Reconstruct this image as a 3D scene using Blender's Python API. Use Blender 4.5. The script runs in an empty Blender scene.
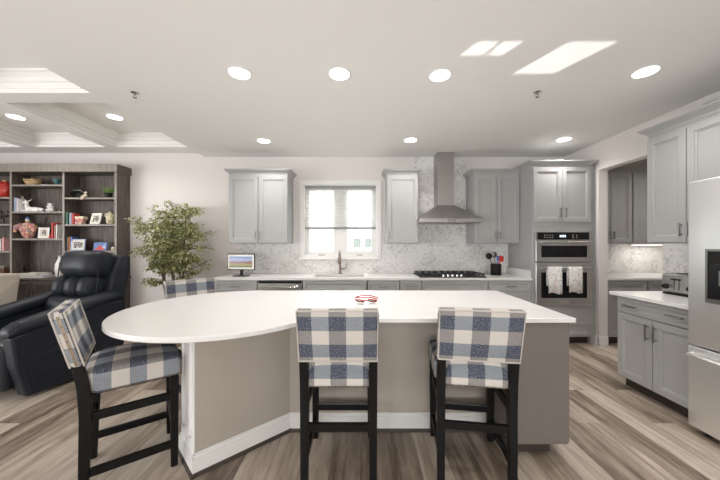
import bpy, bmesh, math, random
from mathutils import Vector, Matrix
random.seed(7)
C = bpy.context.scene.collection
PI = math.pi

# ------------------------------------------------------------------ camera, world, light, exposure
sc = bpy.context.scene
cam_d = bpy.data.cameras.new('camera'); cam = bpy.data.objects.new('camera', cam_d); C.objects.link(cam)
cam.location = (0, 0, 1.372); cam.rotation_euler = (PI/2, 0, 0)
cam_d.sensor_width = 36; cam_d.lens = 14.4; cam_d.shift_y = 3.6/720; cam_d.clip_start = 0.05
sc.camera = cam
sc.view_settings.view_transform = 'Standard'; sc.view_settings.look = 'None'
sc.view_settings.gamma = 1; sc.view_settings.use_curve_mapping = False
sc.view_settings.exposure = 0.22
w = bpy.data.worlds.new('sky'); sc.world = w; w.use_nodes = True
w.node_tree.nodes['Background'].inputs[0].default_value = (0.93, 0.97, 1.0, 1)
w.node_tree.nodes['Background'].inputs[1].default_value = 5.0

def area(name, loc, rot, sx, sy, power, col=(1, 1, 1), parent=None, spread=None):
    d = bpy.data.lights.new(name, 'AREA'); d.shape = 'RECTANGLE'; d.size = sx; d.size_y = sy
    d.energy = power; d.color = col
    if spread: d.spread = spread
    o = bpy.data.objects.new(name, d); C.objects.link(o); o.location = loc; o.rotation_euler = rot
    if parent: o.parent = parent
    return o
# two added fill lamps behind the camera, then daylight from the living room windows
area('rear_fill', (-0.6, -3.85, 1.45), (PI/2, 0, 0), 5.0, 2.3, 12, (1.0, 0.985, 0.96))  # soft fill lamp added in front of the solid rear wall
area('ceiling_fill', (0.1, -3.6, 0.5), (PI/2+0.85, 0, 0), 3.6, 0.9, 105, (0.97, 0.985, 1.0))  # fill lamp added low behind the camera, tilted up to brighten the ceiling
area('living_window_daylight', (-6.85, -0.6, 1.5), (PI/2+0.25, 0, -PI/2), 4.4, 1.9, 240, (0.96, 0.985, 1.0))
# low sun glancing up off the bright ground outside, through slots added in the rear return
sd = bpy.data.lights.new('sun_glint', 'SUN'); sd.energy = 4.0; sd.angle = 0.006; sd.color = (1, 0.99, 0.96)
so = bpy.data.objects.new('sun_glint', sd); C.objects.link(so); so.location = (5, -6, 0)
so.rotation_euler = Vector((-0.51, 1, 0.524)).to_track_quat('-Z', 'Y').to_euler()

# ------------------------------------------------------------------ materials
def nt(name):
    m = bpy.data.materials.new(name); m.use_nodes = True
    t = m.node_tree; b = t.nodes['Principled BSDF']
    return m, t, b
def col4(c): return (c[0], c[1], c[2], 1)
def simple(name, c, rough=0.5, metal=0, bump=0, bscale=40, spec=None, coat=0, vary=0.0):
    m, t, b = nt(name)
    b.inputs['Base Color'].default_value = col4(c); b.inputs['Roughness'].default_value = rough
    b.inputs['Metallic'].default_value = metal
    if coat: b.inputs['Coat Weight'].default_value = coat
    if spec is not None: b.inputs['Specular IOR Level'].default_value = spec
    tc = t.nodes.new('ShaderNodeTexCoord')
    n = t.nodes.new('ShaderNodeTexNoise'); n.inputs['Scale'].default_value = bscale; n.inputs['Detail'].default_value = 3
    t.links.new(tc.outputs['Object'], n.inputs['Vector'])
    if vary:
        mx = t.nodes.new('ShaderNodeMix'); mx.data_type = 'RGBA'
        mx.inputs[6].default_value = col4([x*(1-vary) for x in c]); mx.inputs[7].default_value = col4([min(1, x*(1+vary)) for x in c])
        t.links.new(n.outputs['Fac'], mx.inputs[0]); t.links.new(mx.outputs[2], b.inputs['Base Color'])
    if bump:
        bp = t.nodes.new('ShaderNodeBump'); bp.inputs['Strength'].default_value = bump; bp.inputs['Distance'].default_value = 0.002
        t.links.new(n.outputs['Fac'], bp.inputs['Height']); t.links.new(bp.outputs['Normal'], b.inputs['Normal'])
    return m
def emis(name, c, s):
    m, t, b = nt(name); b.inputs['Base Color'].default_value = col4(c)
    b.inputs['Emission Color'].default_value = col4(c); b.inputs['Emission Strength'].default_value = s
    return m
def ramp(t, pts):
    r = t.nodes.new('ShaderNodeValToRGB'); e = r.color_ramp.elements
    e[0].position = pts[0][0]; e[0].color = col4(pts[0][1]); e[1].position = pts[-1][0]; e[1].color = col4(pts[-1][1])
    for p, c in pts[1:-1]:
        x = e.new(p); x.color = col4(c)
    return r
def steel(name, c, rough=0.3, axis=2):
    m, t, b = nt(name); b.inputs['Metallic'].default_value = 0.9; b.inputs['Base Color'].default_value = col4(c)
    tc = t.nodes.new('ShaderNodeTexCoord'); mp = t.nodes.new('ShaderNodeMapping')
    s = [6, 6, 6]; s[axis] = 400; mp.inputs['Scale'].default_value = s
    n = t.nodes.new('ShaderNodeTexNoise'); n.inputs['Scale'].default_value = 1.0
    t.links.new(tc.outputs['Object'], mp.inputs['Vector']); t.links.new(mp.outputs['Vector'], n.inputs['Vector'])
    mr = t.nodes.new('ShaderNodeMapRange'); mr.inputs[3].default_value = rough-0.06; mr.inputs[4].default_value = rough+0.1
    t.links.new(n.outputs['Fac'], mr.inputs[0]); t.links.new(mr.outputs[0], b.inputs['Roughness'])
    return m
def wood_grain(name, c1, c2, c3, scale=(14, 14, 1.2), rough=0.55):
    m, t, b = nt(name); b.inputs['Roughness'].default_value = rough
    tc = t.nodes.new('ShaderNodeTexCoord'); mp = t.nodes.new('ShaderNodeMapping'); mp.inputs['Scale'].default_value = scale
    n = t.nodes.new('ShaderNodeTexNoise'); n.inputs['Scale'].default_value = 3; n.inputs['Detail'].default_value = 6; n.inputs['Roughness'].default_value = 0.65
    t.links.new(tc.outputs['Object'], mp.inputs['Vector']); t.links.new(mp.outputs['Vector'], n.inputs['Vector'])
    r = ramp(t, [(0.3, c1), (0.5, c2), (0.7, c3)])
    t.links.new(n.outputs['Fac'], r.inputs[0]); t.links.new(r.outputs[0], b.inputs['Base Color'])
    return m
def plank_floor():
    m, t, b = nt('wide plank vinyl')
    tc = t.nodes.new('ShaderNodeTexCoord')
    sp = t.nodes.new('ShaderNodeSeparateXYZ'); t.links.new(tc.outputs['Object'], sp.inputs[0])
    cb = t.nodes.new('ShaderNodeCombineXYZ'); t.links.new(sp.outputs['Y'], cb.inputs['X']); t.links.new(sp.outputs['X'], cb.inputs['Y'])
    br = t.nodes.new('ShaderNodeTexBrick'); t.links.new(cb.outputs[0], br.inputs['Vector'])
    br.offset = 0.37; br.offset_frequency = 3; br.squash = 1
    br.inputs['Scale'].default_value = 1; br.inputs['Brick Width'].default_value = 1.35; br.inputs['Row Height'].default_value = 0.185
    br.inputs['Mortar Size'].default_value = 0.0016; br.inputs['Mortar Smooth'].default_value = 0.2; br.inputs['Bias'].default_value = 0
    br.inputs['Color1'].default_value = (0, 0, 0, 1); br.inputs['Color2'].default_value = (1, 1, 1, 1); br.inputs['Mortar'].default_value = (0.5, 0.5, 0.5, 1)
    # per-plank offset
    m1 = t.nodes.new('ShaderNodeMath'); m1.operation = 'MULTIPLY'; m1.inputs[1].default_value = 37.0
    rgb = t.nodes.new('ShaderNodeSeparateColor'); t.links.new(br.outputs['Color'], rgb.inputs[0]); t.links.new(rgb.outputs[0], m1.inputs[0])
    mp = t.nodes.new('ShaderNodeMapping'); mp.inputs['Scale'].default_value = (9, 1.0, 1); t.links.new(tc.outputs['Object'], mp.inputs['Vector'])
    n = t.nodes.new('ShaderNodeTexNoise'); n.noise_dimensions = '4D'; n.inputs['Scale'].default_value = 1.6; n.inputs['Detail'].default_value = 9; n.inputs['Roughness'].default_value = 0.68; n.inputs['Distortion'].default_value = 0.6
    t.links.new(mp.outputs[0], n.inputs['Vector']); t.links.new(m1.outputs[0], n.inputs['W'])
    r = ramp(t, [(0.28, (0.12, 0.085, 0.062)), (0.42, (0.26, 0.205, 0.16)), (0.52, (0.38, 0.31, 0.25)), (0.68, (0.55, 0.475, 0.40))])
    # plank tone shifts ramp position
    ad = t.nodes.new('ShaderNodeMath'); ad.operation = 'MULTIPLY_ADD'; ad.inputs[1].default_value = 0.32; t.links.new(rgb.outputs[0], ad.inputs[0]); 
    sb = t.nodes.new('ShaderNodeMath'); sb.operation = 'SUBTRACT'; sb.inputs[1].default_value = 0.15; t.links.new(n.outputs['Fac'], sb.inputs[0]); t.links.new(sb.outputs[0], ad.inputs[2])
    t.links.new(ad.outputs[0], r.inputs[0])
    mx = t.nodes.new('ShaderNodeMix'); mx.data_type = 'RGBA'; mx.inputs[7].default_value = (0.10, 0.07, 0.05, 1)
    mm = t.nodes.new('ShaderNodeMath'); mm.operation = 'MULTIPLY'; mm.inputs[1].default_value = 0.7; t.links.new(br.outputs['Fac'], mm.inputs[0])
    t.links.new(mm.outputs[0], mx.inputs[0]); t.links.new(r.outputs[0], mx.inputs[6]); t.links.new(mx.outputs[2], b.inputs['Base Color'])
    b.inputs['Roughness'].default_value = 0.42
    bp = t.nodes.new('ShaderNodeBump'); bp.inputs['Strength'].default_value = 0.25; bp.inputs['Distance'].default_value = 0.002
    t.links.new(n.outputs['Fac'], bp.inputs['Height']); t.links.new(bp.outputs[0], b.inputs['Normal'])
    return m
def marble_mosaic():
    m, t, b = nt('marble mosaic'); b.inputs['Roughness'].default_value = 0.3
    tc = t.nodes.new('ShaderNodeTexCoord')
    v = t.nodes.new('ShaderNodeTexVoronoi'); v.inputs['Scale'].default_value = 30; v.inputs['Randomness'].default_value = 0.45
    e = t.nodes.new('ShaderNodeTexVoronoi'); e.feature = 'DISTANCE_TO_EDGE'; e.inputs['Scale'].default_value = 30; e.inputs['Randomness'].default_value = 0.45
    t.links.new(tc.outputs['Object'], v.inputs['Vector']); t.links.new(tc.outputs['Object'], e.inputs['Vector'])
    sp = t.nodes.new('ShaderNodeSeparateColor'); t.links.new(v.outputs['Color'], sp.inputs[0])
    n = t.nodes.new('ShaderNodeTexNoise'); n.inputs['Scale'].default_value = 4; n.inputs['Detail'].default_value = 6; t.links.new(tc.outputs['Object'], n.inputs['Vector'])
    n2 = t.nodes.new('ShaderNodeTexNoise'); n2.inputs['Scale'].default_value = 45; n2.inputs['Detail'].default_value = 4; t.links.new(tc.outputs['Object'], n2.inputs['Vector'])
    a = t.nodes.new('ShaderNodeMath'); a.operation = 'MULTIPLY_ADD'; a.inputs[1].default_value = 0.42; t.links.new(sp.outputs[0], a.inputs[0]); 
    a2 = t.nodes.new('ShaderNodeMath'); a2.operation = 'MULTIPLY_ADD'; a2.inputs[1].default_value = 0.5; t.links.new(n2.outputs['Fac'], a2.inputs[0]); t.links.new(n.outputs['Fac'], a2.inputs[2])
    a3 = t.nodes.new('ShaderNodeMath'); a3.operation = 'MULTIPLY'; a3.inputs[1].default_value = 0.62; t.links.new(a2.outputs[0], a3.inputs[0]); t.links.new(a3.outputs[0], a.inputs[2])
    r = ramp(t, [(0.34, (0.50, 0.49, 0.475)), (0.50, (0.68, 0.67, 0.65)), (0.70, (0.82, 0.81, 0.79))]); t.links.new(a.outputs[0], r.inputs[0])
    gr = t.nodes.new('ShaderNodeMapRange'); gr.inputs[1].default_value = 0.0; gr.inputs[2].default_value = 0.06; gr.inputs[3].default_value = 1; gr.inputs[4].default_value = 0; t.links.new(e.outputs['Distance'], gr.inputs[0])
    mx = t.nodes.new('ShaderNodeMix'); mx.data_type = 'RGBA'; mx.inputs[7].default_value = (0.66, 0.65, 0.63, 1)
    t.links.new(gr.outputs[0], mx.inputs[0]); t.links.new(r.outputs[0], mx.inputs[6]); t.links.new(mx.outputs[2], b.inputs['Base Color'])
    return m
def plaid():
    m, t, b = nt('blue and cream buffalo check fabric'); b.inputs['Roughness'].default_value = 0.95
    b.inputs['Specular IOR Level'].default_value = 0.1
    uv = t.nodes.new('ShaderNodeUVMap'); sp = t.nodes.new('ShaderNodeSeparateXYZ'); t.links.new(uv.outputs[0], sp.inputs[0])
    def band(sock, period, off):
        a = t.nodes.new('ShaderNodeMath'); a.operation = 'ADD'; a.inputs[1].default_value = off; t.links.new(sock, a.inputs[0])
        d = t.nodes.new('ShaderNodeMath'); d.operation = 'DIVIDE'; d.inputs[1].default_value = period; t.links.new(a.outputs[0], d.inputs[0])
        f = t.nodes.new('ShaderNodeMath'); f.operation = 'FRACT'; t.links.new(d.outputs[0], f.inputs[0])
        g = t.nodes.new('ShaderNodeMath'); g.operation = 'LESS_THAN'; g.inputs[1].default_value = 0.5; t.links.new(f.outputs[0], g.inputs[0])
        return g.outputs[0]
    bu = band(sp.outputs['X'], 0.183, 10*0.183+0.0457); bv = band(sp.outputs['Y'], 0.158, 1.58+0.0)
    # weave speckle
    mpa = t.nodes.new('ShaderNodeMapping'); mpa.inputs['Scale'].default_value = (90, 420, 1); t.links.new(uv.outputs[0], mpa.inputs[0])
    na = t.nodes.new('ShaderNodeTexNoise'); na.inputs['Scale'].default_value = 1; na.inputs['Detail'].default_value = 2; t.links.new(mpa.outputs[0], na.inputs['Vector'])
    mpb = t.nodes.new('ShaderNodeMapping'); mpb.inputs['Scale'].default_value = (420, 90, 1); t.links.new(uv.outputs[0], mpb.inputs[0])
    nb = t.nodes.new('ShaderNodeTexNoise'); nb.inputs['Scale'].default_value = 1; nb.inputs['Detail'].default_value = 2; t.links.new(mpb.outputs[0], nb.inputs['Vector'])
    def mixc(f, a, c):
        x = t.nodes.new('ShaderNodeMix'); x.data_type = 'RGBA'; t.links.new(f, x.inputs[0])
        for i, k in ((6, a), (7, c)):
            if isinstance(k, tuple): x.inputs[i].default_value = col4(k)
            else: t.links.new(k, x.inputs[i])
        return x.outputs[2]
    cream = (0.60, 0.56, 0.515); taupe = (0.24, 0.225, 0.22); blue = (0.225, 0.25, 0.285); navy = (0.045, 0.058, 0.095)
    row0 = mixc(bu, cream, taupe); row1 = mixc(bu, blue, navy)
    c = mixc(bv, row0, row1)
    s = t.nodes.new('ShaderNodeMath'); s.operation = 'ADD'; t.links.new(na.outputs['Fac'], s.inputs[0]); t.links.new(nb.outputs['Fac'], s.inputs[1])
    mr = t.nodes.new('ShaderNodeMapRange'); mr.inputs[1].default_value = 0.95; mr.inputs[2].default_value = 1.35; mr.inputs[3].default_value = 0; mr.inputs[4].default_value = 0.6; t.links.new(s.outputs[0], mr.inputs[0])
    x = mixc(mr.outputs[0], c, (0.52, 0.50, 0.48)); t.links.new(x, b.inputs['Base Color'])
    bp = t.nodes.new('ShaderNodeBump'); bp.inputs['Strength'].default_value = 0.3; bp.inputs['Distance'].default_value = 0.002
    t.links.new(s.outputs[0], bp.inputs['Height']); t.links.new(bp.outputs[0], b.inputs['Normal'])
    return m
def leafy():
    m, t, b = nt('variegated leaves'); b.inputs['Roughness'].default_value = 0.6
    tc = t.nodes.new('ShaderNodeTexCoord'); n = t.nodes.new('ShaderNodeTexNoise'); n.inputs['Scale'].default_value = 26; n.inputs['Detail'].default_value = 2
    t.links.new(tc.outputs['Object'], n.inputs['Vector'])
    r = ramp(t, [(0.3, (0.09, 0.12, 0.035)), (0.48, (0.34, 0.37, 0.14)), (0.6, (0.60, 0.59, 0.33)), (0.72, (0.78, 0.75, 0.52))]); t.links.new(n.outputs['Fac'], r.inputs[0]); t.links.new(r.outputs[0], b.inputs['Base Color'])
    return m
def glass():
    m, t, b = nt('clear window glass'); t.nodes.remove(b)
    o = t.nodes['Material Output']; tr = t.nodes.new('ShaderNodeBsdfTransparent'); g = t.nodes.new('ShaderNodeBsdfGlossy'); g.inputs['Roughness'].default_value = 0.02
    mx = t.nodes.new('ShaderNodeMixShader'); mx.inputs[0].default_value = 0.05
    t.links.new(tr.outputs[0], mx.inputs[1]); t.links.new(g.outputs[0], mx.inputs[2]); t.links.new(mx.outputs[0], o.inputs[0])
    return m
def shade_cloth():
    m, t, b = nt('translucent pleated shade cloth')
    o = t.nodes['Material Output']; t.nodes.remove(b)
    d = t.nodes.new('ShaderNodeBsdfDiffuse'); d.inputs[0].default_value = (0.80, 0.80, 0.78, 1)
    tl = t.nodes.new('ShaderNodeBsdfTranslucent'); tl.inputs[0].default_value = (0.85, 0.85, 0.83, 1)
    mx = t.nodes.new('ShaderNodeMixShader'); mx.inputs[0].default_value = 0.55
    tr = t.nodes.new('ShaderNodeBsdfTransparent'); m2 = t.nodes.new('ShaderNodeMixShader'); m2.inputs[0].default_value = 0.4
    t.links.new(d.outputs[0], mx.inputs[1]); t.links.new(tl.outputs[0], mx.inputs[2])
    t.links.new(mx.outputs[0], m2.inputs[1]); t.links.new(tr.outputs[0], m2.inputs[2]); t.links.new(m2.outputs[0], o.inputs[0])
    return m
def spotted(name, base, spots, scale=60, th=0.35):
    m, t, b = nt(name); b.inputs['Roughness'].default_value = 0.8
    tc = t.nodes.new('ShaderNodeTexCoord'); v = t.nodes.new('ShaderNodeTexVoronoi'); v.inputs['Scale'].default_value = scale; t.links.new(tc.outputs['Object'], v.inputs['Vector'])
    sp = t.nodes.new('ShaderNodeSeparateColor'); t.links.new(v.outputs['Color'], sp.inputs[0])
    pts = [(i/len(spots), c) for i, c in enumerate(spots)]; r = ramp(t, pts if len(pts) > 1 else pts*2); r.color_ramp.interpolation = 'CONSTANT'
    t.links.new(sp.outputs[0], r.inputs[0])
    l = t.nodes.new('ShaderNodeMath'); l.operation = 'LESS_THAN'; l.inputs[1].default_value = th; t.links.new(v.outputs['Distance'], l.inputs[0])
    mx = t.nodes.new('ShaderNodeMix'); mx.data_type = 'RGBA'; mx.inputs[6].default_value = col4(base); t.links.new(l.outputs[0], mx.inputs[0]); t.links.new(r.outputs[0], mx.inputs[7])
    t.links.new(mx.outputs[2], b.inputs['Base Color'])
    return m
def landscape():   # the picture on the digital frame's lit screen: sky, mountains, meadow
    m, t, b = nt('lit landscape picture'); b.inputs['Roughness'].default_value = 0.2
    tc = t.nodes.new('ShaderNodeTexCoord'); sp = t.nodes.new('ShaderNodeSeparateXYZ'); t.links.new(tc.outputs['Object'], sp.inputs[0])
    n = t.nodes.new('ShaderNodeTexNoise'); n.inputs['Scale'].default_value = 22; n.inputs['Detail'].default_value = 5; t.links.new(tc.outputs['Object'], n.inputs['Vector'])
    a = t.nodes.new('ShaderNodeMath'); a.operation = 'MULTIPLY_ADD'; a.inputs[1].default_value = 0.07; t.links.new(n.outputs['Fac'], a.inputs[0]); t.links.new(sp.outputs['Z'], a.inputs[2])
    mr = t.nodes.new('ShaderNodeMapRange'); mr.inputs[1].default_value = 0.15; mr.inputs[2].default_value = 0.325; t.links.new(a.outputs[0], mr.inputs[0])
    r = ramp(t, [(0.1, (0.10, 0.16, 0.05)), (0.3, (0.30, 0.26, 0.12)), (0.45, (0.22, 0.10, 0.08)), (0.58, (0.25, 0.24, 0.38)), (0.7, (0.32, 0.35, 0.48)), (0.85, (0.16, 0.22, 0.40))])
    t.links.new(mr.outputs[0], r.inputs[0]); t.links.new(r.outputs[0], b.inputs['Emission Color']); b.inputs['Emission Strength'].default_value = 0.3
    t.links.new(r.outputs[0], b.inputs['Base Color'])
    return m

M = dict(
    wall=simple('warm white wall paint', (0.76, 0.72, 0.695), 0.85, bump=0.05, bscale=300),
    ceil=simple('flat ceiling paint', (0.85, 0.84, 0.82), 0.9, bump=0.05, bscale=300),
    trim=simple('white trim enamel', (0.82, 0.81, 0.79), 0.4),
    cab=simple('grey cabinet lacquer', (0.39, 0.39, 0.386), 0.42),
    cab_shaded=simple('shaded grey cabinet lacquer', (0.33, 0.33, 0.325), 0.45),  # kitchen cabinet grey darkened to carry the pantry's shade
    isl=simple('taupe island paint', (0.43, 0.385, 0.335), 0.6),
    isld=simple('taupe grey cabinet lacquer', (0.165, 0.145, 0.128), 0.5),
    kick=simple('dark toe board', (0.045, 0.032, 0.025), 0.6),
    quartz=simple('white quartz', (0.74, 0.73, 0.715), 0.22, bscale=90, vary=0.02),
    steel=steel('brushed stainless steel', (0.52, 0.515, 0.505), 0.28),
    fsteel=steel('satin fridge steel', (0.82, 0.825, 0.82), 0.38, axis=0),
    hsteel=steel('hood stainless steel', (0.40, 0.385, 0.37), 0.34),
    nickel=simple('brushed nickel', (0.24, 0.235, 0.23), 0.35, metal=0.9),
    bronze=simple('warm bronze nickel', (0.27, 0.22, 0.185), 0.3, metal=0.9),
    chrome=simple('polished metal', (0.7, 0.7, 0.7), 0.15, metal=1),
    blackglass=simple('black oven glass', (0.008, 0.008, 0.009), 0.22, spec=0.3),
    black=simple('black enamel', (0.010, 0.010, 0.010), 0.45, spec=0.25),
    iron=simple('black cast iron', (0.02, 0.02, 0.02), 0.6, bump=0.2, bscale=200),
    legs=simple('black stained wood', (0.008, 0.0075, 0.0075), 0.5, spec=0.15),
    plaid=plaid(), piping=simple('cream piping cord', (0.50, 0.47, 0.43), 0.9),
    nail=simple('antique brass nailhead', (0.20, 0.16, 0.12), 0.4, metal=0.8),
    leather=simple('midnight blue leather', (0.013, 0.016, 0.023), 0.46, bump=0.35, bscale=55, vary=0.15, spec=0.3),
    shelfwood=wood_grain('grey brown bookcase laminate', (0.06, 0.045, 0.038), (0.11, 0.088, 0.075), (0.17, 0.142, 0.122)),
    shelfedge=wood_grain('pale bookcase edge laminate', (0.20, 0.175, 0.155), (0.27, 0.24, 0.215), (0.36, 0.33, 0.30)),
    beige=simple('beige upholstery', (0.50, 0.45, 0.39), 0.9, bump=0.3, bscale=200, vary=0.05),
    floor=plank_floor(), tile=marble_mosaic(), leaf=leafy(), glass=glass(), shade=shade_cloth(),
    bark=simple('brown bark', (0.13, 0.08, 0.045), 0.8, bump=0.5, vary=0.3),
    railgrey=simple('grey shade rail', (0.30, 0.31, 0.31), 0.5),
    white=simple('white ceramic', (0.80, 0.79, 0.76), 0.35),
    cream=simple('cream resin', (0.70, 0.62, 0.48), 0.6), paper=simple('book pages', (0.75, 0.71, 0.62), 0.9),
    red=simple('red glaze', (0.45, 0.03, 0.025), 0.25), redp=simple('red cover', (0.55, 0.06, 0.05), 0.5),
    pink=simple('pink cover', (0.68, 0.36, 0.35), 0.6), blue=simple('blue cover', (0.10, 0.19, 0.42), 0.5),
    lblue=simple('pale blue cover', (0.42, 0.47, 0.62), 0.5), green=simple('green cover', (0.06, 0.16, 0.10), 0.5),
    orange=simple('orange cover', (0.65, 0.22, 0.05), 0.5), teal=simple('teal glaze', (0.07, 0.18, 0.19), 0.3),
    tan=spotted('woven tan basketry', (0.55, 0.38, 0.20), [(0.08, 0.06, 0.05), (0.45, 0.28, 0.12)], 45, 0.3),
    gold=simple('gold finish', (0.55, 0.38, 0.16), 0.35, metal=0.6), brown=simple('brown wood', (0.16, 0.07, 0.04), 0.5),
    grass=simple('bright grass blades', (0.14, 0.26, 0.05), 0.6, vary=0.3, bscale=30),
    figure=spotted('painted figurine glaze', (0.42, 0.27, 0.2), [(0.6, 0.08, 0.12), (0.75, 0.55, 0.2), (0.75, 0.35, 0.4), (0.12, 0.12, 0.25)], 38, 0.5),
    urn=spotted('painted urn glaze', (0.66, 0.57, 0.36), [(0.3, 0.33, 0.38), (0.2, 0.16, 0.1)], 34, 0.4),
    towel=spotted('printed tea towel', (0.80, 0.79, 0.77), [(0.6, 0.1, 0.1), (0.15, 0.17, 0.15), (0.25, 0.3, 0.2), (0.8, 0.79, 0.77), (0.5, 0.5, 0.5), (0.8, 0.79, 0.77)], 46, 0.32),
    photo=spotted('small photograph', (0.25, 0.25, 0.27), [(0.08, 0.1, 0.05), (0.5, 0.45, 0.4), (0.12, 0.12, 0.12), (0.35, 0.3, 0.25)], 50, 0.6),
    screen=landscape(), lens=emis('glowing lamp lens', (1.0, 0.97, 0.92), 6.0), led=emis('clock digits', (0.7, 0.9, 1.0), 1.2),
    sidewall=simple('white house siding', (0.75, 0.76, 0.76), 0.8), houseglass=simple('grey house window', (0.16, 0.19, 0.18), 0.2),
    lawn=simple('pale dry lawn', (0.30, 0.31, 0.22), 0.95, vary=0.3, bscale=3),
    redplastic=simple('red plastic', (0.55, 0.04, 0.03), 0.3), blueplastic=simple('blue silicone', (0.05, 0.16, 0.55), 0.4),
    lensclear=simple('tinted spectacle lens', (0.5, 0.55, 0.5), 0.1),
    canister=simple('recess white metal', (0.8, 0.8, 0.79), 0.5), dark=simple('dark gap', (0.01, 0.01, 0.01), 0.8),
)
M['lensclear'].node_tree.nodes['Principled BSDF'].inputs['Transmission Weight'].default_value = 0.9

# ------------------------------------------------------------------ mesh helpers
def NB(): return bmesh.new()
def quadbox(bm, v):   # v: eight corners
    vs = [bm.verts.new(p) for p in v]
    for f in ((0, 3, 2, 1), (4, 5, 6, 7), (0, 1, 5, 4), (1, 2, 6, 5), (2, 3, 7, 6), (3, 0, 4, 7)): bm.faces.new([vs[i] for i in f])
    return vs
def box(bm, x0, x1, y0, y1, z0, z1):
    return quadbox(bm, [(x0, y0, z0), (x1, y0, z0), (x1, y1, z0), (x0, y1, z0), (x0, y0, z1), (x1, y0, z1), (x1, y1, z1), (x0, y1, z1)])
def bar(bm, p0, p1, w, d):      # rectangular bar between two points, w along the first side, d along the second
    p0, p1 = Vector(p0), Vector(p1); a = (p1-p0).normalized()
    ref = Vector((0, 1, 0)) if abs(a.y) < 0.9 else Vector((0, 0, 1))
    s = a.cross(ref).normalized(); u = s.cross(a).normalized()
    c = []
    for p in (p0, p1):
        for i, j in ((-1, -1), (1, -1), (1, 1), (-1, 1)): c.append(p + s*(w/2*i) + u*(d/2*j))
    quadbox(bm, c)
def tube(bm, pts, r, n=10, cap=True):
    pts = [Vector(p) for p in pts]; rr = r if isinstance(r, (list, tuple)) else [r]*len(pts)
    rings = []; prev = None
    for i, p in enumerate(pts):
        a = (pts[min(i+1, len(pts)-1)]-pts[max(i-1, 0)]).normalized()
        if prev is None:
            ref = Vector((0, 0, 1)) if abs(a.z) < 0.9 else Vector((1, 0, 0)); s = a.cross(ref).normalized()
        else: s = (prev - a*prev.dot(a)).normalized()
        prev = s; u = a.cross(s)
        rings.append([bm.verts.new(p + (s*math.cos(2*PI*k/n)+u*math.sin(2*PI*k/n))*rr[i]) for k in range(n)])
    for a, b in zip(rings, rings[1:]):
        for k in range(n): bm.faces.new((a[k], a[(k+1) % n], b[(k+1) % n], b[k]))
    if cap: bm.faces.new(rings[0][::-1]); bm.faces.new(rings[-1])
def lathe(bm, prof, c=(0, 0, 0), n=24, sx=1, sy=1):
    rings = []
    for r, z in prof:
        rings.append([bm.verts.new((c[0]+max(r, 1e-4)*math.cos(2*PI*k/n)*sx, c[1]+max(r, 1e-4)*math.sin(2*PI*k/n)*sy, c[2]+z)) for k in range(n)])
    for a, b in zip(rings, rings[1:]):
        for k in range(n): bm.faces.new((a[k], a[(k+1) % n], b[(k+1) % n], b[k]))
    bm.faces.new(rings[0][::-1]); bm.faces.new(rings[-1])
def ball(bm, c, r, sx=1, sy=1, sz=1, n=14):
    m = Matrix.Translation(c) @ Matrix.Diagonal((sx, sy, sz, 1))
    bmesh.ops.create_uvsphere(bm, u_segments=n, v_segments=max(6, n//2+1), radius=r, matrix=m)
def loft(bm, rings, cap0=True, cap1=True):
    R = [[bm.verts.new(p) for p in r] for r in rings]; n = len(R[0])
    for a, b in zip(R, R[1:]):
        for k in range(n): bm.faces.new((a[k], a[(k+1) % n], b[(k+1) % n], b[k]))
    if cap0: bm.faces.new(R[0][::-1])
    if cap1: bm.faces.new(R[-1])
def prism(bm, pts, z0, z1):
    loft(bm, [[(x, y, z0) for x, y in pts], [(x, y, z1) for x, y in pts]])
def rbox(bm, c, s, r, seg=3, fn=None, div=0):     # rounded box
    t = bmesh.new(); bmesh.ops.create_cube(t, size=1, matrix=Matrix.Translation(c) @ Matrix.Diagonal((s[0], s[1], s[2], 1)))
    bmesh.ops.bevel(t, geom=t.edges[:] + t.verts[:], offset=r, segments=seg, profile=0.5, affect='EDGES')
    if div: bmesh.ops.subdivide_edges(t, edges=[e for e in t.edges if e.calc_length() > min(s)*0.4], cuts=div, use_grid_fill=True)
    if fn:
        for v in t.verts: v.co = Vector(fn(v.co))
    me = bpy.data.meshes.new('t'); t.to_mesh(me); t.free(); bm.from_mesh(me); bpy.data.meshes.remove(me)
def obj(name, bm, mat, parent=None, loc=(0, 0, 0), rot=(0, 0, 0), smooth=False, bevel=0, seg=2, label=None):
    bmesh.ops.recalc_face_normals(bm, faces=bm.faces[:])
    me = bpy.data.meshes.new(name); bm.to_mesh(me); bm.free(); me.materials.append(mat)
    if smooth:
        for p in me.polygons: p.use_smooth = True
        me.set_sharp_from_angle(angle=math.radians(40))
    o = bpy.data.objects.new(name, me); C.objects.link(o); o.location = loc; o.rotation_euler = rot
    if parent: o.parent = parent
    if bevel:
        b = o.modifiers.new('bevel', 'BEVEL'); b.width = bevel; b.segments = seg; b.limit_method = 'ANGLE'; b.angle_limit = 0.6
    if label: o['label'] = label
    return o
def tag(o, label, cat, group=None):
    o['label'] = label; o['category'] = cat
    if group: o['group'] = group
    return o
def thing(name, label, cat, loc=(0, 0, 0), rotz=0, group=None):
    o = bpy.data.objects.new(name, None); C.objects.link(o); o.location = loc; o.rotation_euler = (0, 0, rotz); o.empty_display_size = 0.1
    return tag(o, label, cat, group)
def struct(name, bm, m, parent=None, **k):
    o = obj(name, bm, m, parent, **k)
    if not parent: o['kind'] = 'structure'
    return o
def dup(root, loc, rotz, label, group=None):
    r = root.copy(); C.objects.link(r); r.location = loc; r.rotation_euler = (0, 0, rotz); r['label'] = label
    if group: r['group'] = group
    def rec(a, b):
        for ch in list(a.children):
            c = ch.copy(); C.objects.link(c); c.parent = b; rec(ch, c)
    rec(root, r)
    return r
F = 288.0
def P(px, py, d): return ((px-360)*d/F, d, 1.372-(py-243.6)*d/F)

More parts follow.
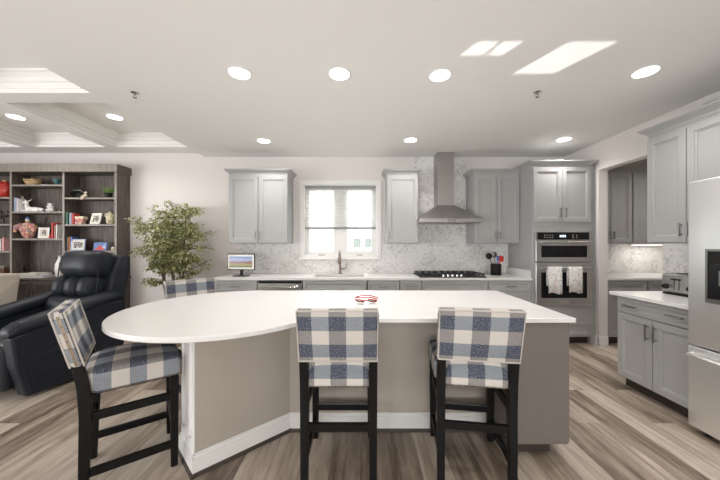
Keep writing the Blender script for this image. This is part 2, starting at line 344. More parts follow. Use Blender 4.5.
# ------------------------------------------------------------------ the room
CZ, WY, RX = 2.74, 4.55, 3.22
bm = NB(); prism(bm, [(-7, -4), (2.1, -4), (2.1, -0.82), (4.8, -0.82), (4.8, WY+0.12), (-7, WY+0.12)], -0.1, 0); struct('floor', bm, M['floor'])
bm = NB(); prism(bm, [(-2.45, -4), (2.1, -4), (2.1, -0.82), (4.8, -0.82), (4.8, WY+0.12), (-2.45, WY+0.12)], CZ, CZ+0.35); struct('ceiling', bm, M['ceil'])
# back wall around the window opening
WX0, WX1, WZ0, WZ1 = -0.895, 0.275, 1.165, 2.31
bm = NB()
box(bm, -7, WX0, WY, WY+0.14, 0, 3.1); box(bm, WX1, 4.8, WY, WY+0.14, 0, 3.1)
box(bm, WX0, WX1, WY, WY+0.14, 0, WZ0); box(bm, WX0, WX1, WY, WY+0.14, WZ1, 3.1)
struct('wall_back', bm, M['wall'])
# right wall with the pantry opening
bm = NB(); OY0, OY1, OZ = 3.06, 3.88, 2.366
box(bm, RX, RX+0.116, -0.8, OY0, 0, CZ); box(bm, RX, RX+0.116, OY1, WY, 0, CZ); box(bm, RX, RX+0.116, OY0, OY1, OZ, CZ)
struct('wall_right', bm, M['wall'])
bm = NB(); box(bm, 4.69, 4.8, 2.3, WY, 0, CZ); box(bm, RX+0.116, 4.69, 2.3, 2.4, 0, CZ); struct('wall_pantry', bm, M['wall'])
bm = NB(); box(bm, -7.1, -7, -4, WY+0.14, 0, 3.1); struct('wall_left', bm, M['wall'])
# rear: main wall far behind, and an added return slotted to shape the ceiling sun patches
bm = NB(); box(bm, -7.1, 2.1, -4.1, -4, 0, 3.1); box(bm, 2.0, 2.1, -4, -0.8, 0, CZ)
holes = [(2.20, 2.52, 1.213, 1.30), (2.82, 3.16, 1.095, 1.30)]
xs = [2.0, 2.20, 2.52, 2.82, 3.16, 3.336]
box(bm, 2.0, 3.336, -0.82, -0.8, 1.30, CZ); box(bm, 2.0, 3.336, -0.82, -0.8, 0, 1.095)
box(bm, 2.0, 2.20, -0.82, -0.8, 1.095, 1.30); box(bm, 2.52, 2.82, -0.82, -0.8, 1.095, 1.30); box(bm, 3.16, 3.336, -0.82, -0.8, 1.095, 1.30)
box(bm, 2.20, 2.52, -0.82, -0.8, 1.095, 1.213); bar(bm, (2.42, -0.81, 1.20), (2.34, -0.81, 1.31), 0.012, 0.01); bar(bm, (2.37, -0.81, 1.20), (2.37, -0.81, 1.31), 0.010, 0.01)
struct('wall_rear', bm, M['wall'])
# living room coffered ceiling
bm = NB()
cx = [(-3.60, -2.52), (-4.80, -3.76), (-6.02, -5.00), (-6.92, -6.22)]
cy = [(2.92, 4.26), (1.25, 2.73), (-0.42, 1.06), (-2.1, -0.61), (-3.8, -2.29)]
ex = [-7.0]+sorted([v for c in cx for v in c])+[-2.45]; ey = [-4.0]+sorted([v for c in cy for v in c])+[WY+0.1]
BZ, TZ = 2.80, 2.975
for i in range(len(ex)-1):
    for j in range(len(ey)-1):
        if i % 2 == 1 and j % 2 == 1: continue
        v = [bm.verts.new((x, y, BZ)) for x, y in ((ex[i], ey[j]), (ex[i+1], ey[j]), (ex[i+1], ey[j+1]), (ex[i], ey[j+1]))]; bm.faces.new(v)
for x0, x1 in cx:
    for y0, y1 in cy:
        R = []
        for ins, z in ((0, BZ), (0, 2.835), (0.012, 2.84), (0.012, 2.885), (0.035, 2.895), (0.05, 2.92), (0.085, 2.95), (0.10, 2.955), (0.10, TZ)):
            R.append([(x0+ins, y0+ins, z), (x1-ins, y0+ins, z), (x1-ins, y1-ins, z), (x0+ins, y1-ins, z)])
        loft(bm, R, cap0=False)
bm2 = bm
o = struct('ceiling_living_room', bm2, M['ceil'])
bm = NB(); box(bm, -7.1, -2.40, -4, WY+0.14, 3.0, 3.09); struct('ceiling_slab', bm, M['ceil'])
# baseboards
def bboard(name, segs, h=0.13, t=0.014, m='trim', parent=None):
    bm = NB()
    for (x0, y0, x1, y1) in segs:
        a = Vector((x0, y0, 0)); b = Vector((x1, y1, 0)); d = (b-a).normalized(); n = Vector((d.y, -d.x, 0))
        for (tt, z0, z1) in ((t, 0.0, h-0.025), (t*0.65, h-0.025, h-0.008), (t*0.35, h-0.008, h)):
            quadbox(bm, [a+Vector((0, 0, z0)), b+Vector((0, 0, z0)), b+n*tt+Vector((0, 0, z0)), a+n*tt+Vector((0, 0, z0)),
                         a+Vector((0, 0, z1)), b+Vector((0, 0, z1)), b+n*tt+Vector((0, 0, z1)), a+n*tt+Vector((0, 0, z1))])
    return struct(name, bm, M[m], parent)
bboard('baseboard_back', [(-3.60, WY, -1.97, WY)])
bboard('baseboard_right', [(RX, 3.94, RX, 3.88-0.014), (RX-0.014, 3.88, RX+0.116, 3.88), (RX, OY0, RX, 2.83)])
bboard('baseboard_pantry', [(4.69, 3.9, 4.69, 2.4)])
bboard('baseboard_left', [(-7, -4, -7, WY)][::-1])

# window: casing, jamb, two casement sashes
win = bpy.data.objects.new('window_1', None); C.objects.link(win); win.location = (0, WY, 0); win['kind'] = 'structure'
bm = NB(); cw = 0.058
x0, x1, z0, z1 = WX0-cw, WX1+cw, WZ0-cw*0.6, WZ1+cw
for (a, b, c, d) in ((x0, WX0, z0, z1), (WX1, x1, z0, z1), (WX0, WX1, WZ1, z1), (WX0, WX1, z0, WZ0)): box(bm, a, b, -0.022, 0, c, d)
obj('window_casing', bm, M['trim'], win, bevel=0.004)
bm = NB(); box(bm, x0-0.01, x1+0.01, -0.04, 0.02, z0-0.012, z0+0.012); obj('window_sill', bm, M['trim'], win, bevel=0.004)
bm = NB()
for (a, b, c, d) in ((WX0, WX0+0.02, WZ0, WZ1), (WX1-0.02, WX1, WZ0, WZ1), (WX0+0.02, WX1-0.02, WZ1-0.02, WZ1), (WX0+0.02, WX1-0.02, WZ0, WZ0+0.02)): box(bm, a, b, 0, 0.14, c, d)
mcx = (WX0+WX1)/2; box(bm, mcx-0.04, mcx+0.04, 0.05, 0.12, WZ0+0.02, WZ1-0.02)
obj('window_frame', bm, M['trim'], win)
for a, b in ((WX0+0.02, mcx-0.04), (mcx+0.04, WX1-0.02)):
    bm = NB(); f = 0.07
    for (p, q, c, d) in ((a, a+f, WZ0+0.02, WZ1-0.02), (b-f, b, WZ0+0.02, WZ1-0.02), (a+f, b-f, WZ0+0.02, WZ0+0.02+f), (a+f, b-f, WZ1-0.02-f, WZ1-0.02)): box(bm, p, q, 0.06, 0.105, c, d)
    s = obj('sash', bm, M['trim'], win)
    bm = NB(); box(bm, a+f-0.005, b-f+0.005, 0.08, 0.086, WZ0+f, WZ1-f); obj('pane', bm, M['glass'], s)
    bm = NB(); box(bm, (a+b)/2-0.05, (a+b)/2+0.05, 0.035, 0.06, WZ0+0.02, WZ0+0.032); obj('crank_handle', bm, M['nickel'], s)
# pleated shade, half drawn
sh = thing('window_shade', 'half-lowered translucent pleated shade with grey rails in the kitchen window', 'window shade', (0, WY+0.02, 0))
bm = NB(); box(bm, WX0+0.022, WX1-0.022, 0, 0.035, 2.245, WZ1-0.021); obj('headrail', bm, M['railgrey'], sh, bevel=0.004)
bm = NB(); n = 34; zt, zb = 2.245, 1.635; L = []
for i in range(n+1): L.append((0.004 + (0.010 if i % 2 else 0), zt+(zb-zt)*i/n))
for (ya, za), (yb, zc) in zip(L, L[1:]):
    v = [bm.verts.new(p) for p in ((WX0+0.024, ya, za), (WX1-0.024, ya, za), (WX1-0.024, yb, zc), (WX0+0.024, yb, zc))]; bm.faces.new(v)
obj('pleated_cloth', bm, M['shade'], sh)
bm = NB(); box(bm, WX0+0.022, WX1-0.022, 0, 0.022, 1.60, 1.635); obj('bottom_rail', bm, M['railgrey'], sh, bevel=0.004)
# outdoors
bm = NB(); box(bm, -30, 30, WY+0.3, 40, -0.6, -0.5); struct('ground', bm, M['lawn'])
hs = thing('neighbouring_house', 'white sided house seen outside through the kitchen window', 'house', (0, 12, -0.5))
bm = NB(); box(bm, -7, 6, 0, 6, 0, 5.5)
for k in range(27): box(bm, -7, 6, -0.015, 0, 0.2*k, 0.2*k+0.17)
obj('siding', bm, M['sidewall'], hs)
bm = NB(); loft(bm, [[(-7.3, -0.4, 5.5), (6.3, -0.4, 5.5), (6.3, 6.4, 5.5), (-7.3, 6.4, 5.5)], [(-7.3, 2.9, 7.6), (6.3, 2.9, 7.6), (6.3, 3.1, 7.6), (-7.3, 3.1, 7.6)]]); obj('roof', bm, M['railgrey'], hs)
for x in (-0.28, 0.20, -3.2, 2.6):
    bm = NB(); box(bm, x-0.06, x+0.38, -0.05, 0, 1.66, 2.15); wf = obj('house_window', bm, M['trim'], hs)
    bm = NB(); box(bm, x, x+0.32, -0.06, -0.04, 1.72, 2.09); obj('pane', bm, M['houseglass'], wf)

# ------------------------------------------------------------------ ceiling fittings
def can_light(label, x, y, z):
    t = thing('recessed_light', label, 'ceiling light', (x, y, z), 0, 'recessed ceiling lights')
    bm = NB(); lathe(bm, [(0.070, -0.001), (0.070, -0.006), (0.090, -0.004), (0.093, 0.0)], n=32); obj('trim_ring', bm, M['canister'], t, smooth=True)
    bm = NB(); lathe(bm, [(0.078, -0.0075), (0.060, -0.0085), (0.001, -0.009)], n=32); obj('lens', bm, M['lens'], t)
    d = bpy.data.lights.new('lamp', 'SPOT'); d.energy = CANW; d.spot_size = math.radians(145); d.spot_blend = 1.0; d.shadow_soft_size = 0.08; d.color = (1, 0.965, 0.925)
    o = bpy.data.objects.new('lamp', d); C.objects.link(o); o.parent = t; o.location = (0, 0, -0.03)
    return t
CANW = 43
L0 = can_light('recessed ceiling light nearest the living room in the front row', -0.965, 2.31, CZ)
for lab, x, y, z in (('recessed ceiling light above the stool with the straight-on back', -0.165, 2.32, CZ),
                     ('recessed ceiling light next to the small patches of sun', 0.65, 2.34, CZ),
                     ('recessed ceiling light nearest the refrigerator', 2.27, 2.29, CZ),
                     ('small distant recessed ceiling light near the wide double wall cabinet', -1.28, 3.83, CZ),
                     ('small distant recessed ceiling light in front of the range hood', 0.67, 3.80, CZ),
                     ('small distant recessed ceiling light in front of the oven cabinet', 2.67, 3.77, CZ),
                     ('recessed light in the coffer nearest the kitchen ceiling', -3.10, 3.64, TZ),
                     ('recessed light in the second coffer, above the bookcase', -4.35, 3.64, TZ),
                     ('added unseen recessed light inside the pantry', 4.0, 3.45, CZ),  # lamp added to brighten the pantry
                     ('added recessed light out of view in front of the refrigerator, nearest the viewer', 1.45, 0.75, CZ)):  # lamp added to brighten the refrigerator and the cabinets beside it
    dup(L0, (x, y, z), 0, lab)
def sprinkler(label, x, y, z):
    t = thing('fire_sprinkler', label, 'sprinkler', (x, y, z))
    bm = NB(); lathe(bm, [(0.032, 0), (0.032, -0.004), (0.012, -0.010), (0.010, -0.012)], n=20); obj('escutcheon', bm, M['chrome'], t, smooth=True)
    bm = NB(); tube(bm, [(0, 0, -0.01), (0, 0, -0.022)], 0.007, 8); tube(bm, [(-0.007, 0, -0.022), (-0.014, 0, -0.034), (0, 0, -0.046)], 0.0028, 6); tube(bm, [(0.007, 0, -0.022), (0.014, 0, -0.034), (0, 0, -0.046)], 0.0028, 6)
    lathe(bm, [(0.016, -0.046), (0.016, -0.048)], n=12); obj('sprinkler_head', bm, M['nickel'], t)
sprinkler('small sprinkler head on the ceiling between the coffers and the island lights', -2.04, 2.61, CZ)
sprinkler('small sprinkler head on the ceiling beside the large patch of sun', 1.60, 2.60, CZ)
sprinkler('small sprinkler head inside the second coffer', -4.02, 4.0, TZ)
t = thing('air_vent', 'white air vent grille high on the wall above the cabinets by the refrigerator', 'vent', (RX, 2.64, 2.645))
bm = NB()
for a, b, c, d in ((-0.075, 0.075, -0.045, -0.037), (-0.075, 0.075, 0.037, 0.045), (-0.075, -0.067, -0.045, 0.045), (0.067, 0.075, -0.045, 0.045)): box(bm, -0.008, 0, a, b, c, d)
obj('frame', bm, M['trim'], t)
bm = NB()
for k in range(10): box(bm, -0.006, -0.001, -0.065+k*0.0135, -0.058+k*0.0135, -0.04, 0.04)
obj('louvres', bm, M['trim'], t); bm = NB(); box(bm, -0.001, 0.0, -0.068, 0.068, -0.04, 0.04); obj('backing', bm, M['railgrey'], t)

# ------------------------------------------------------------------ cabinets
def panel_front(name, x0, x1, z0, z1, mat, parent, rail=0.055, t=0.02, y=0.0):
    bm = NB()
    def R(i, yy): return [(x0+i, yy, z0+i), (x1-i, yy, z0+i), (x1-i, yy, z1-i), (x0+i, yy, z1-i)]
    loft(bm, [R(0, y), R(0, y-t+0.003), R(0.003, y-t), R(rail, y-t), R(rail+0.003, y-t+0.007), R(rail+0.014, y-t+0.009), R(rail+0.016, y-t+0.0155)])
    return obj(name, bm, mat, parent)
def pull(parent, x, z, L=0.12, vertical=True, y=-0.02, mat='nickel'):
    bm = NB(); r = 0.0065
    if vertical:
        tube(bm, [(x, y-0.028, z-L/2), (x, y-0.028, z+L/2)], r, 8)
        for s in (-1, 1): tube(bm, [(x, y, z+s*L*0.36), (x, y-0.028, z+s*L*0.36)], 0.0045, 8)
    else:
        tube(bm, [(x-L/2, y-0.028, z), (x+L/2, y-0.028, z)], r, 8)
        for s in (-1, 1): tube(bm, [(x+s*L*0.36, y, z), (x+s*L*0.36, y-0.028, z)], 0.0045, 8)
    return obj('handle', bm, M[mat], parent, smooth=True)
def crown(parent, x0, x1, depth, z, mat, left=True, right=True, name='crown_moulding'):
    bm = NB(); R = []
    for off, h in ((0.0, -0.012), (0.004, 0.0), (0.008, 0.012), (0.022, 0.026), (0.036, 0.036), (0.048, 0.048), (0.055, 0.052), (0.055, 0.066)):
        l = off if left else 0; r = off if right else 0
        R.append([(x0-l, -off, z+h), (x1+r, -off, z+h), (x1+r, depth, z+h), (x0-l, depth, z+h)])
    loft(bm, R); return obj(name, bm, mat, parent)
def upper(name, label, w, depth, z0, z1, loc, rotz, doors=2, mat='cab', hand=None, cl=True, cr=True, do_crown=True, hz=None):
    t = thing(name, label, 'cabinet', loc, rotz); m = M[mat]
    bm = NB(); box(bm, 0, w, 0, depth, z0, z1); obj('body', bm, m, t, bevel=0.002)
    g = 0.004; dw = w/doors
    for i in range(doors):
        d = panel_front('door', i*dw+g, (i+1)*dw-g, z0+0.012, z1-0.03, m, t)
        side = (1 if i % 2 == 0 else -1) if doors > 1 else (hand or 1)
        hx = (i+1)*dw-0.032 if side > 0 else i*dw+0.032
        pull(d, hx, (z0+0.012)+0.11 if hz is None else hz, 0.115)
    if do_crown: crown(t, 0, w, depth, z1, m, cl, cr)
    return t
def base(name, label, w, depth, loc, rotz, doors=2, drawers=1, mat='cab', pulls=1, stack=False, pullbase=True, hand=1, top=0.875):
    t = thing(name, label, 'cabinet', loc, rotz); m = M[mat]
    bm = NB(); box(bm, 0, w, 0, depth, 0.10, top); obj('body', bm, m, t, bevel=0.002)
    bm = NB(); box(bm, 0, w, 0.07, depth, 0, 0.10); obj('toe_kick', bm, M['kick'], t)
    g = 0.003; dz0 = top-0.155
    d = panel_front('drawer', g+0.004, w-g-0.004, dz0, top-0.012, m, t, rail=0.032)
    if pullbase:
        for k in range(pulls): pull(d, w*(k+0.5)/pulls if pulls == 1 else w*(0.22+0.56*k), dz0+0.072, 0.13, False)
    if stack:
        for a, b in ((0.41, dz0-0.008), (0.115, 0.402)):
            d = panel_front('drawer', g+0.004, w-g-0.004, a, b, m, t, rail=0.045); pull(d, w/2, (a+b)/2+0.05, 0.13, False)
    else:
        dw = w/doors
        for i in range(doors):
            d = panel_front('door', i*dw+g+(0.004 if i == 0 else 0), (i+1)*dw-g, 0.112, dz0-0.008, m, t)
            side = (1 if i % 2 == 0 else -1) if doors > 1 else hand
            hx = (i+1)*dw-0.034 if side > 0 else i*dw+0.034
            pull(d, hx, dz0-0.12, 0.14)
    return t
UD = 0.33; UY = WY-UD
upper('wall_cabinet', 'wide grey double-door wall cabinet above the digital picture frame', 0.862, UD, 1.372, 2.39, (-1.918, UY, 0), 0)
upper('wall_cabinet', 'narrow grey single-door wall cabinet between the window and the range hood', 0.458, UD, 1.372, 2.39, (0.396, UY, 0), 0, doors=1, hand=-1)
upper('wall_cabinet', 'grey double-door wall cabinet above the utensil crock', 0.66, UD, 1.372, 2.39, (1.672, UY, 0), 0, cr=False)
BD = WY-3.92-0.025
base('base_cabinet', 'grey base cabinet at the end of the counter, under the digital picture frame', 0.57, BD, (-1.96, 3.92, 0), 0)
base('base_cabinet', 'wide grey sink base cabinet below the window', 0.875, BD, (-0.78, 3.92, 0), 0, pullbase=False)
base('base_cabinet', 'grey base cabinet with a wide drawer beside the sink base', 0.432, BD, (0.102, 3.92, 0), 0, doors=1)
base('base_cabinet', 'narrow grey base cabinet beside the cooktop cabinet', 0.295, BD, (0.54, 3.92, 0), 0, doors=1)
base('base_cabinet', 'wide grey base cabinet below the gas cooktop', 0.90, BD, (0.84, 3.92, 0), 0, pullbase=False)
base('base_cabinet', 'grey three-drawer base cabinet next to the wall ovens', 0.582, BD, (1.746, 3.92, 0), 0, stack=True)
# dishwasher
t = thing('dishwasher', 'stainless steel dishwasher under the counter below the wide wall cabinet', 'dishwasher', (-1.384, 3.92, 0))
bm = NB(); box(bm, 0, 0.60, 0.02, BD-0.03, 0.10, 0.872); obj('tub_shell', bm, M['black'], t)
bm = NB(); box(bm, 0.004, 0.596, -0.02, 0.02, 0.11, 0.858); dd = obj('door', bm, M['steel'], t, bevel=0.003)
bm = NB(); box(bm, 0.012, 0.588, -0.021, -0.019, 0.832, 0.857); obj('control_strip', bm, M['black'], dd)
bm = NB(); tube(bm, [(0.05, -0.065, 0.79), (0.55, -0.065, 0.79)], 0.011, 10)
for x in (0.07, 0.53): tube(bm, [(x, -0.02, 0.79), (x, -0.065, 0.79)], 0.008, 8)
obj('handle', bm, M['chrome'], dd, smooth=True)
bm = NB(); box(bm, 0, 0.60, 0.07, 0.5, 0, 0.10); obj('toe_kick', bm, M['kick'], t)
# countertop along the back, around the sink opening
SX0, SX1, SY0, SY1 = -0.66, 0.06, 4.03, 4.41
bm = NB(); a, b = 0.8755, 0.905
box(bm, -1.99, SX0, 3.89, WY-0.002, a, b); box(bm, SX1, 2.331, 3.89, WY-0.002, a, b); box(bm, SX0, SX1, 3.89, SY0, a, b); box(bm, SX0, SX1, SY1, WY-0.002, a, b)
box(bm, 2.312, 2.331, 3.93, WY-0.002, b, b+0.10)
tag(obj('countertop', bm, M['quartz']), 'long white quartz countertop along the back wall below the window', 'countertop')
t = thing('kitchen_sink', 'undermount stainless sink below the window', 'sink', ((SX0+SX1)/2, (SY0+SY1)/2, 0.875))
bm = NB(); hx, hy = 0.36, 0.19
loft(bm, [[(-hx*s, -hy*s, z), (hx*s, -hy*s, z), (hx*s, hy*s, z), (-hx*s, hy*s, z)] for s, z in ((1.03, 0), (1.0, 0), (0.99, -0.2))], cap0=False); obj('basin', bm, M['steel'], t)
bm = NB(); lathe(bm, [(0.045, -0.199), (0.04, -0.195), (0.02, -0.197)], n=20); obj('drain', bm, M['chrome'], t)
# faucet
t = thing('kitchen_faucet', 'bronze pull-down kitchen faucet behind the sink', 'faucet', (-0.31, 4.46, 0.905))
bm = NB(); lathe(bm, [(0.028, 0), (0.028, 0.012), (0.020, 0.02), (0.018, 0.12), (0.017, 0.13)], n=20)
pts = [(0, 0, 0.12)]+[(0, 0, 0.22)]+[(0, -0.07+0.07*math.cos(a), 0.27+0.085*math.sin(a)) for a in [i*PI/8 for i in range(0, 9)]]+[(0, -0.14, 0.245)]
tube(bm, pts, 0.015, 12); obj('spout', bm, M['bronze'], t, smooth=True)
bm = NB(); lathe(bm, [(0.018, 0), (0.026, 0.02), (0.026, 0.09), (0.018, 0.10)], (0, -0.14, 0.16), 16); obj('spray_head', bm, M['bronze'], t, smooth=True)
bm = NB(); tube(bm, [(0.015, 0, 0.075), (0.075, 0, 0.08), (0.092, 0, 0.10), (0.097, 0, 0.16)], [0.011, 0.010, 0.008, 0.006], 10); obj('lever', bm, M['bronze'], t, smooth=True)

# backsplash tiles
bm = NB(); y0, y1 = WY-0.010, WY-0.001
box(bm, -1.95, 2.335, y0, y1, 0.906, 1.115)
box(bm, -1.95, -0.966, y0, y1, 1.115, 1.372); box(bm, 0.346, 2.335, y0, y1, 1.115, 1.372)
box(bm, 0.842, 1.672, y0, y1, 1.372, CZ-0.001)
struct('trim_1', bm, M['tile'])
bm = NB(); box(bm, 3.345, 4.69, y0, y1, 0.906, 1.372); struct('trim_2', bm, M['tile'])
bm = NB(); box(bm, RX-0.010, RX-0.001, 2.12, OY0-0.002, 0.906, 1.372); struct('trim_3', bm, M['tile'])

def outlet(label, x, z, wide, toggles, cat='wall switch', name='switch_plate'):
    t = thing(name, label, cat, (x, WY-0.011, z)); hw = 0.036*wide
    bm = NB(); box(bm, -hw, hw, -0.006, 0, -0.058, 0.058); obj('plate', bm, M['trim'], t, bevel=0.002)
    for k in range(toggles):
        cxk = -hw+0.036+0.0457*k+ (0.0 if toggles > 1 else 0)
        cxk = (k-(toggles-1)/2)*0.046
        bm = NB(); box(bm, cxk-0.016, cxk+0.016, -0.009, -0.006, -0.033, 0.033); obj('rocker', bm, M['white'], t, bevel=0.001)
outlet('narrow white outlet plate beside the window on the marble tile', 0.445, 1.14, 1, 1, 'outlet', 'outlet_plate')
outlet('wide white double switch plate on the marble tile under the narrow wall cabinet', 0.645, 1.14, 1.7, 2)
outlet('white outlet plate on the marble tile under the wide wall cabinet', -1.16, 1.14, 1, 1, 'outlet', 'outlet_plate')
outlet('white switch plate on the lit pantry backsplash', 4.50, 1.16, 1, 1)

# ------------------------------------------------------------------ range hood, cooktop
t = thing('range_hood', 'stainless steel pyramid range hood with tall chimney above the cooktop', 'range hood', (1.283, WY-0.012, 0))
bm = NB(); box(bm, -0.12, 0.12, -0.235, 0, 1.94, 2.735); obj('chimney', bm, M['hsteel'], t, bevel=0.002)
bm = NB(); box(bm, -0.124, 0.124, -0.239, 0, 2.70, 2.738); obj('chimney_collar', bm, M['hsteel'], t)
bm = NB(); hw = 0.456
loft(bm, [[(-hw, -0.50, 1.722), (hw, -0.50, 1.722), (hw, 0, 1.722), (-hw, 0, 1.722)], [(-0.125, -0.24, 1.945), (0.125, -0.24, 1.945), (0.125, 0, 1.945), (-0.125, 0, 1.945)]]); obj('canopy', bm, M['hsteel'], t)
bm = NB()
for a, b, c, d in ((-hw, hw, -0.502, -0.49), (-hw, hw, -0.012, 0), (-hw, -hw+0.012, -0.49, -0.012), (hw-0.012, hw, -0.49, -0.012)): box(bm, a, b, c, d, 1.672, 1.722)
obj('rim', bm, M['hsteel'], t)
bm = NB(); box(bm, -hw+0.012, hw-0.012, -0.49, -0.012, 1.685, 1.70); uf = obj('underside', bm, M['steel'], t)
for k in range(3):
    bm = NB(); cxk = (k-1)*0.28
    for j in range(12): box(bm, cxk-0.13, cxk+0.13, -0.40+j*0.026, -0.385+j*0.026, 1.680, 1.686)
    obj('baffle_filter', bm, M['nickel'], uf)
bm = NB(); box(bm, -0.055, 0.055, -0.506, -0.502, 1.684, 1.710); obj('control_panel', bm, M['chrome'], t)

t = thing('gas_cooktop', 'black gas cooktop with cast iron grates below the range hood', 'cooktop', (1.283, 4.205, 0.905))
bm = NB(); rbox(bm, (0, 0, 0.007), (0.91, 0.53, 0.014), 0.006, 2); obj('cooktop_surface', bm, M['black'], t)
for gx in (-0.295, 0, 0.295):
    bm = NB(); w2 = 0.142
    for yy in (-0.20 if gx else -0.12, 0.24): bar(bm, (gx-w2, yy, 0.042), (gx+w2, yy, 0.042), 0.012, 0.014)
    lo = -0.20 if gx else -0.12
    for xx in (gx-w2, gx-w2/3, gx+w2/3, gx+w2): bar(bm, (xx, lo, 0.042), (xx, 0.24, 0.042), 0.012, 0.014)
    bar(bm, (gx-w2, 0.02, 0.042), (gx+w2, 0.02, 0.042), 0.012, 0.014)
    for xx in (gx-w2, gx+w2):
        for yy in (lo, 0.24): bar(bm, (xx, yy, 0.010), (xx, yy, 0.040), 0.014, 0.014)
    obj('grate', bm, M['iron'], t)
for bx, by, r in ((-0.295, -0.08, 0.045), (-0.295, 0.15, 0.04), (0, 0.07, 0.06), (0.295, -0.08, 0.04), (0.295, 0.15, 0.045)):
    bm = NB(); lathe(bm, [(r, 0.012), (r, 0.022), (r*0.8, 0.03), (r*0.3, 0.032)], (bx, by, 0), 20); obj('burner', bm, M['iron'], t, smooth=True)
for k in range(5):
    bm = NB(); lathe(bm, [(0.019, 0.014), (0.017, 0.036), (0.012, 0.038)], ((k-2)*0.062, -0.215, 0), 16); obj('knob', bm, M['chrome'], t, smooth=True)

# utensil crock
t = thing('utensil_crock', 'black utensil crock on the counter beside the cooktop', 'crock', (2.03, 4.30, 0.905))
bm = NB(); R_ = 0.075; H_ = 0.165
lathe(bm, [(R_-0.004, 0), (R_, 0.006), (R_, H_), (R_-0.008, H_), (R_-0.010, 0.012), (0.001, 0.010)], n=24); obj('pot', bm, M['black'], t, smooth=True)
def utensil(label, base_, top_, mat, head, name='utensil', cat='utensil'):
    u = thing(name, label, cat, (2.03, 4.30, 0.905), 0)
    bm = NB(); tube(bm, [base_, top_], 0.006, 8); obj('shaft', bm, M['nickel'] if mat == 'nickel' else M[mat], u, smooth=True)
    bm = NB(); head(bm, Vector(top_)); obj('head', bm, M[mat], u, smooth=True)
utensil('black ladle leaning out of the utensil crock', (0.02, 0.02, 0.02), (-0.095, 0.0, 0.25), 'black', lambda b, p: ball(b, p+Vector((-0.01, 0, 0.03)), 0.048, 1, 0.55, 1))
utensil('grey steel spoon standing in the utensil crock', (0.01, 0.03, 0.02), (-0.015, 0.02, 0.28), 'nickel', lambda b, p: ball(b, p+Vector((0, 0, 0.02)), 0.042, 1, 0.35, 1.1))
utensil('blue spatula standing in the utensil crock', (-0.01, -0.02, 0.02), (0.03, -0.005, 0.23), 'blueplastic', lambda b, p: rbox(b, p+Vector((0, 0, 0.02)), (0.035, 0.012, 0.07), 0.005))
utensil('red slotted turner leaning out of the utensil crock', (-0.02, 0.0, 0.02), (0.065, -0.02, 0.215), 'redplastic', lambda b, p: rbox(b, p+Vector((0.005, 0, 0.025)), (0.07, 0.012, 0.085), 0.006))
utensil('orange brush leaning out of the utensil crock, behind the red turner', (-0.03, 0.02, 0.02), (0.085, 0.03, 0.25), 'orange', lambda b, p: rbox(b, p+Vector((0, 0, 0.015)), (0.03, 0.012, 0.05), 0.005))

# ------------------------------------------------------------------ oven tower
OX0, OW = 2.338, 0.812
t = thing('oven_cabinet', 'tall grey oven cabinet beside the pantry opening', 'cabinet', (OX0, 3.92, 0)); m = M['cab']
bm = NB(); box(bm, 0, OW, 0.0, BD-0.002, 0.10, 2.43); obj('body', bm, m, t, bevel=0.002)
bm = NB(); box(bm, 0, OW, 0.07, BD-0.002, 0, 0.10); obj('toe_kick', bm, M['kick'], t)
for i in range(2):
    d = panel_front('door', 0.012+i*0.395, 0.402+i*0.395, 1.665, 2.405, m, t)
    pull(d, 0.402-0.034 if i == 0 else 0.407+0.034, 1.79, 0.13)
d = panel_front('drawer', 0.015, OW-0.015, 0.125, 0.30, m, t, rail=0.036); pull(d, OW/2, 0.215, 0.14, False)
crown(t, 0, OW, BD-0.002, 2.43, m, True, True)
bm = NB(); box(bm, 3.152, RX-0.002, 3.935, WY-0.002, 0.0, 2.43); tag(obj('filler_panel', bm, m), 'narrow grey filler strip between the oven cabinet and the corner wall', 'panel')
def oven(name, label, cat, z0, z1, wz0, wz1, hz, controls):
    o = thing(name, label, cat, (OX0+0.028, 3.92, 0)); W = 0.756
    bm = NB(); box(bm, 0, W, -0.030, -0.001, z0, z1); obj('body', bm, M['steel'], o, bevel=0.003)
    dt = z1-(0.122 if controls else 0.0)
    bm = NB(); fz0, fz1 = z0+0.006, dt-0.006
    box(bm, 0.004, W-0.004, -0.048, -0.0305, fz0, fz1)
    d = obj('door', bm, M['steel'], o, bevel=0.004)
    bm = NB(); box(bm, 0.07, W-0.07, -0.051, -0.0478, wz0, wz1); obj('window', bm, M['blackglass'], d, bevel=0.002)
    bm = NB(); tube(bm, [(0.05, -0.10, hz), (W-0.05, -0.10, hz)], 0.013, 12)
    for x in (0.07, W-0.07): tube(bm, [(x, -0.047, hz), (x, -0.10, hz)], 0.010, 10)
    obj('handle', bm, M['steel'], d, smooth=True)
    if controls:
        bm = NB(); box(bm, 0.03, W-0.03, -0.034, -0.0298, dt+0.012, z1-0.012); p = obj('control_panel', bm, M['blackglass'], o)
        for (a, b, c, e) in ((0.33, 0.42, 0.045, 0.075),): 
            bm = NB()
            for k in range(4): box(bm, a+k*0.022, a+k*0.022+0.012, -0.0352, -0.034, dt+c, dt+e)
            obj('clock_display', bm, M['led'], p)
        bm = NB()
        for k in range(6):
            for j in range(2):
                xx = (0.12+k*0.035) if k < 4 else (0.50+(k-4)*0.05)
                box(bm, xx, xx+0.014, -0.0350, -0.034, dt+0.040+j*0.03, dt+0.046+j*0.03)
        obj('control_marks', bm, M['white'], p)
    else:
        bm = NB(); box(bm, W/2-0.07, W/2+0.07, -0.0505, -0.048, z0+0.045, z0+0.085); obj('badge', bm, M['chrome'], d)
    return o
oven('microwave_oven', 'stainless built-in microwave oven with black control strip, above the big oven', 'microwave oven', 1.125, 1.535, 1.188, 1.345, 1.388, True)
